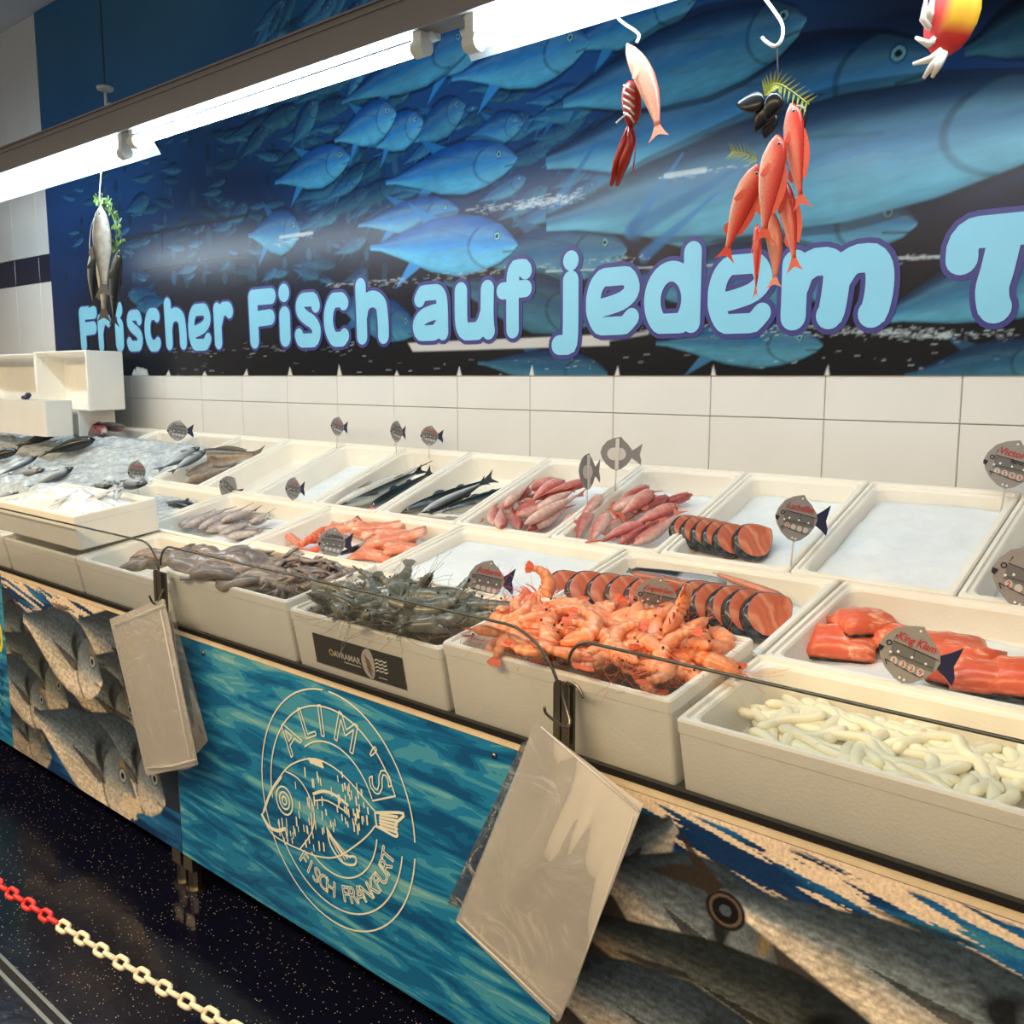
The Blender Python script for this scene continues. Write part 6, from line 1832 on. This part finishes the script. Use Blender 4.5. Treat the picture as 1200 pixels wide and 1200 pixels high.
def frond(pa, pb, pc, Y, label, n=13):
    b = MB(); P3 = densify3([pxY(*pa, Y), pxY(*pb, Y), pxY(*pc, Y)], 8)
    r = thing('green_frond', label, 'plastic leaf', Matrix.Translation(P3[0])); inv = Matrix.Translation(-P3[0])
    b.tube(P3, .0014, 5); b.build('stem', 'frond', r, M=inv)
    b = MB()
    for i in range(1, len(P3) - 1, 2 if (P3[-1] - P3[0]).length < .07 else 1):
        d = (P3[i + 1] - P3[i - 1]).normalized(); s_ = d.cross(Vector((0, 1, 0))).normalized()
        for sg in (1, -1):
            q = P3[i]; fl = min(.022, (P3[-1] - P3[0]).length * .28); e = q + s_ * sg * fl + d * fl * .7 - Vector((0, .006, 0)); w = d * fl * .15
            b.add([q - w, q + w, e], [(0, 1, 2)])
    b.build('leaflets', 'frond', r, M=inv)
frond((896, 112), (912, 98), (948, 122), HY - .015, 'yellow-green plastic frond over the mussels')
frond((888, 188), (872, 180), (858, 178), HY + .01, 'yellow-green plastic frond beside the red fish')
# lobster with a pale fish
wire('hanging_hook', [(738, 10), (728, 12), (724, 20), (732, 28), (744, 36), (749, 42), (746, 50)], HY, .0032, 'hook_white', 'white metal hook holding the lobster and a pale red fish', 'hook')
hang(PALE, (742, 48), (779, 160), HY - .02, 'pale red plastic fish hanging beside the lobster', 0.1, 1.5, t=1.3)
lob = thing('lobster', 'dark red plastic lobster hanging head down beside the pale fish', 'decoration lobster', Matrix.Translation(pxY(738, 150, HY)))
inv = Matrix.Translation(-pxY(738, 150, HY))
LPX = lambda px, py, d=0.0: pxY(px, py, HY + d)
b = MB(); b.tube([LPX(741, 95), LPX(739, 103), LPX(739, 112), LPX(740, 122), LPX(741, 132), LPX(740, 142), LPX(740, 148)], [.008, .018, .021, .022, .020, .015, .008], 10); b.build('shell', 'lobster_red', lob, True, M=inv)
b = MB()
for k in range(5): b.tube([LPX(731, 100 + k * 8, -.02), LPX(738, 104 + k * 8, -.03), LPX(743, 107 + k * 9, -.015)], .0025, 5)
b.tube([LPX(736, 132, -.02), LPX(722, 144, -.02)], .002, 5); b.build('legs', 'bone_white', lob, True, M=inv)
for (x0, x1) in ((733, 716), (740, 723)):
    b = MB(); b.tube([LPX(738, 146), LPX(x0, 165), LPX((x0 + x1) / 2, 190), LPX(x1, 218)], [.006, .013, .015, .004], 8, flat=.7); b.build('claw', 'lobster_red', lob, True, M=inv)
b = MB(); b.tube([LPX(744, 150), LPX(745, 175), LPX(742, 200), LPX(738, 204)], .0012, 4); b.tube([LPX(742, 190), LPX(744, 206)], .0012, 4); b.build('feelers', 'lobster_red', lob, True, M=inv)
# crab at the upper edge
cr = thing('crab', 'red and yellow plastic crab hanging by its legs near the mural edge', 'decoration crab', Matrix.Translation(pxY(1115, 20, HY)))
inv = Matrix.Translation(-pxY(1115, 20, HY)); CPX = LPX
def crabc(x, y, z): return srgb(232, 172, 30) if x > .1 and z > -.2 else srgb(206, 46, 44)
b = MB(); ctr = pxY(1116, 18, HY)
b.ell(0, 0, 0, .046, .024, .066, seg=14, st=9, colf=crabc, M=Matrix.Translation(ctr) @ Matrix.Rotation(.25, 4, 'Y')); b.build('shell', 'matte_attr', cr, True, M=inv)
b = MB(); b.tube([CPX(1108, 44), CPX(1104, 56), CPX(1100, 64)], [.02, .012, .010], 8); b.build('neck', 'lobster_red', cr, True, M=inv)
for (pa, pb, pc) in [((1104, 60), (1090, 70), (1070, 75)), ((1103, 62), (1092, 78), (1082, 92)), ((1106, 62), (1100, 76), (1092, 91)), ((1098, 44), (1088, 52), (1073, 44)), ((1094, 36), (1082, 22), (1085, 0)), ((1092, 30), (1090, 14), (1094, -6))]:
    b = MB(); b.tube([CPX(*pa, -.01), CPX(*pb, -.02), CPX(*pc, -.02)], [.008, .007, .003], 6); b.build('leg', 'bone_white', cr, True, M=inv)
wire('hanging_hook', [(1128, -40), (1120, -28), (1118, -8)], HY, .0032, 'hook_white', 'white hook above the red and yellow crab', 'hook')
# trout bunch with parsley at the left
wire('hanging_string', [(119, 196), (118, 210), (117, 222), (117, 236)], HY, .002, 'string', 'white knotted string holding the trout bunch', 'string')
hang(MACK[0], (112, 285), (108, 362), HY + .03, 'dark plastic fish at the back of the trout bunch', .3, 1.5, name='dark_fish', t=1.0)
hang(TROUT, (121, 270), (122, 378), HY + .02, 'brown trout hanging behind the front trout', .2, .8, name='trout')
hang(MACK[0], (138, 292), (132, 382), HY + .02, 'slim black eel-like fish in the trout bunch', .5, 1.2, name='dark_fish', t=1.0)
hang(TROUT, (118, 242), (122, 349), HY - .02, 'speckled grey trout at the front of the bunch', PI, 1.0, name='trout')
wire('hanging_string', [(117, 244), (108, 262), (105, 285), (107, 300), (111, 290), (113, 262), (117, 246)], HY - .03, .0016, 'string', 'loop of white string around the trout', 'string')
pr_ = thing('parsley', 'green plastic parsley sprig behind the trout', 'plastic leaf', Matrix.Translation(pxY(122, 240, HY + .03))); inv = Matrix.Translation(-pxY(122, 240, HY + .03))
b = MB(); rl = random.Random(4)
for (px, py) in [(114, 234), (120, 232), (127, 236), (130, 242), (133, 250), (128, 246), (134, 262), (138, 270), (136, 282), (141, 281), (134, 290), (118, 238), (139, 262)]:
    q = pxY(px, py, HY + .03)
    for k in range(9):
        a = rl.uniform(0, 6.28); c_ = rl.uniform(-.9, .9)
        d = Vector((math.cos(a), .5 * math.sin(c_), math.sin(a))); s_ = Vector((-d.z, .3, d.x))
        b.add([q, q + d * .016 + s_ * .007, q + d * .026, q + d * .016 - s_ * .007], [(0, 1, 2, 3)])
b.build('leaves', 'leaf', pr_, M=inv)
b = MB(); b.tube([pxY(117, 232, HY + .03), pxY(128, 242, HY + .03), pxY(136, 265, HY + .03), pxY(137, 292, HY + .03)], .002, 5); b.build('stem', 'leaf', pr_, M=inv)

# ------------------------------------------------------------------ barrier chain and drain channel on the floor
CZ = .46
A = pxZ(0, 1035, CZ); Bq = pxZ(270, 1200, CZ)
dirn = (Bq - A).normalized(); two = (pxZ(270, 1200, CZ) - pxZ(68, 1076, CZ)).length / 8.1
pitch = two / 2
def link_mesh(material):
    b = MB(); Lk, Wk, r_ = pitch * .98, pitch * .50, pitch * .145
    pts = [((Lk / 2 - Wk / 2) + Wk / 2 * math.cos(t), Wk / 2 * math.sin(t), 0) for t in np.linspace(-PI / 2, PI / 2, 7)] + [(-(Lk / 2 - Wk / 2) + Wk / 2 * math.cos(t), Wk / 2 * math.sin(t), 0) for t in np.linspace(PI / 2, 3 * PI / 2, 7)]
    n = len(pts); rings = []
    for i in range(n):
        p = Vector(pts[i]); t = (Vector(pts[(i + 1) % n]) - Vector(pts[i - 1])).normalized(); u = Vector((-t.y, t.x, 0)); w = Vector((0, 0, 1))
        rings.append([p + (u * math.cos(a) + w * math.sin(a)) * r_ for a in np.linspace(0, 2 * PI, 7, endpoint=False)])
    rings.append(rings[0]); b.rings(rings, cap0=False, cap1=False)
    return b.mesh('link', material, True)
LM = {'r': link_mesh('chain_red'), 'w': link_mesh('chain_white')}
chain = thing('barrier_chain', 'red and white plastic barrier chain hanging in front of the counter', 'chain', Matrix.Translation(A))
n_red = int(round((pxZ(68, 1076, CZ) - A).length / pitch))
n0, n1 = -14, int((Bq - A).length / pitch) + 12
for i in range(n0, n1 + 1):
    t = (i - n0) / (n1 - n0)
    p = A + dirn * (i + .5) * pitch + Vector((0, 0, .03 * (4 * (t - .5) ** 2) - .012))
    sl = math.atan2(.03 * 8 * (t - .5), (n1 - n0) * pitch)
    yawc = math.atan2(dirn.y, dirn.x)
    M = Matrix.Translation(p - A) @ Matrix.Rotation(yawc, 4, 'Z') @ Matrix.Rotation(-sl, 4, 'Y') @ Matrix.Rotation((.75 if i % 2 else .75 + PI / 2), 4, 'X')
    link('link', LM['r' if (i < n_red and i > -9) else 'w'], chain, M)
for k, (i, lb) in enumerate(((n0 - 1, 'white plastic barrier post at the red end of the chain'), (n1 + 1, 'white plastic barrier post at the white end of the chain'))):
    p = A + dirn * (i + .3) * pitch
    r = thing('barrier_post', lb, 'post', Matrix.Translation((p.x, p.y, 0)))
    b = MB(); b.rings([[(r_ * math.cos(t), r_ * math.sin(t), z) for t in np.linspace(0, 2 * PI, 20, endpoint=False)] for r_, z in ((.13, 0), (.13, .02), (.05, .05), (.022, .06))]); b.build('base', 'chain_white', r, True)
    b = MB(); b.tube([(0, 0, .055), (0, 0, .55)], .02, 14); b.build('pole', 'chain_white', r, True)
    b = MB(); b.tube([(0, 0, .44), (0, 0, .50)], .032, 14); b.build('chain_collar', 'chain_red', r, True)
dc = thing('drain_channel', 'narrow black floor drain channel with steel edges', 'drain', Matrix.Translation((-3, .89, 0)))
b = MB(); b.box(-6, 6, -.009, .009, .0005, .002); b.build('slot', 'cavity', dc)
for s_ in (-1, 1):
    b = MB(); b.box(-6, 6, s_ * .015 - .005, s_ * .015 + .005, .0005, .004); b.build('edge_strip', 'steel', dc)
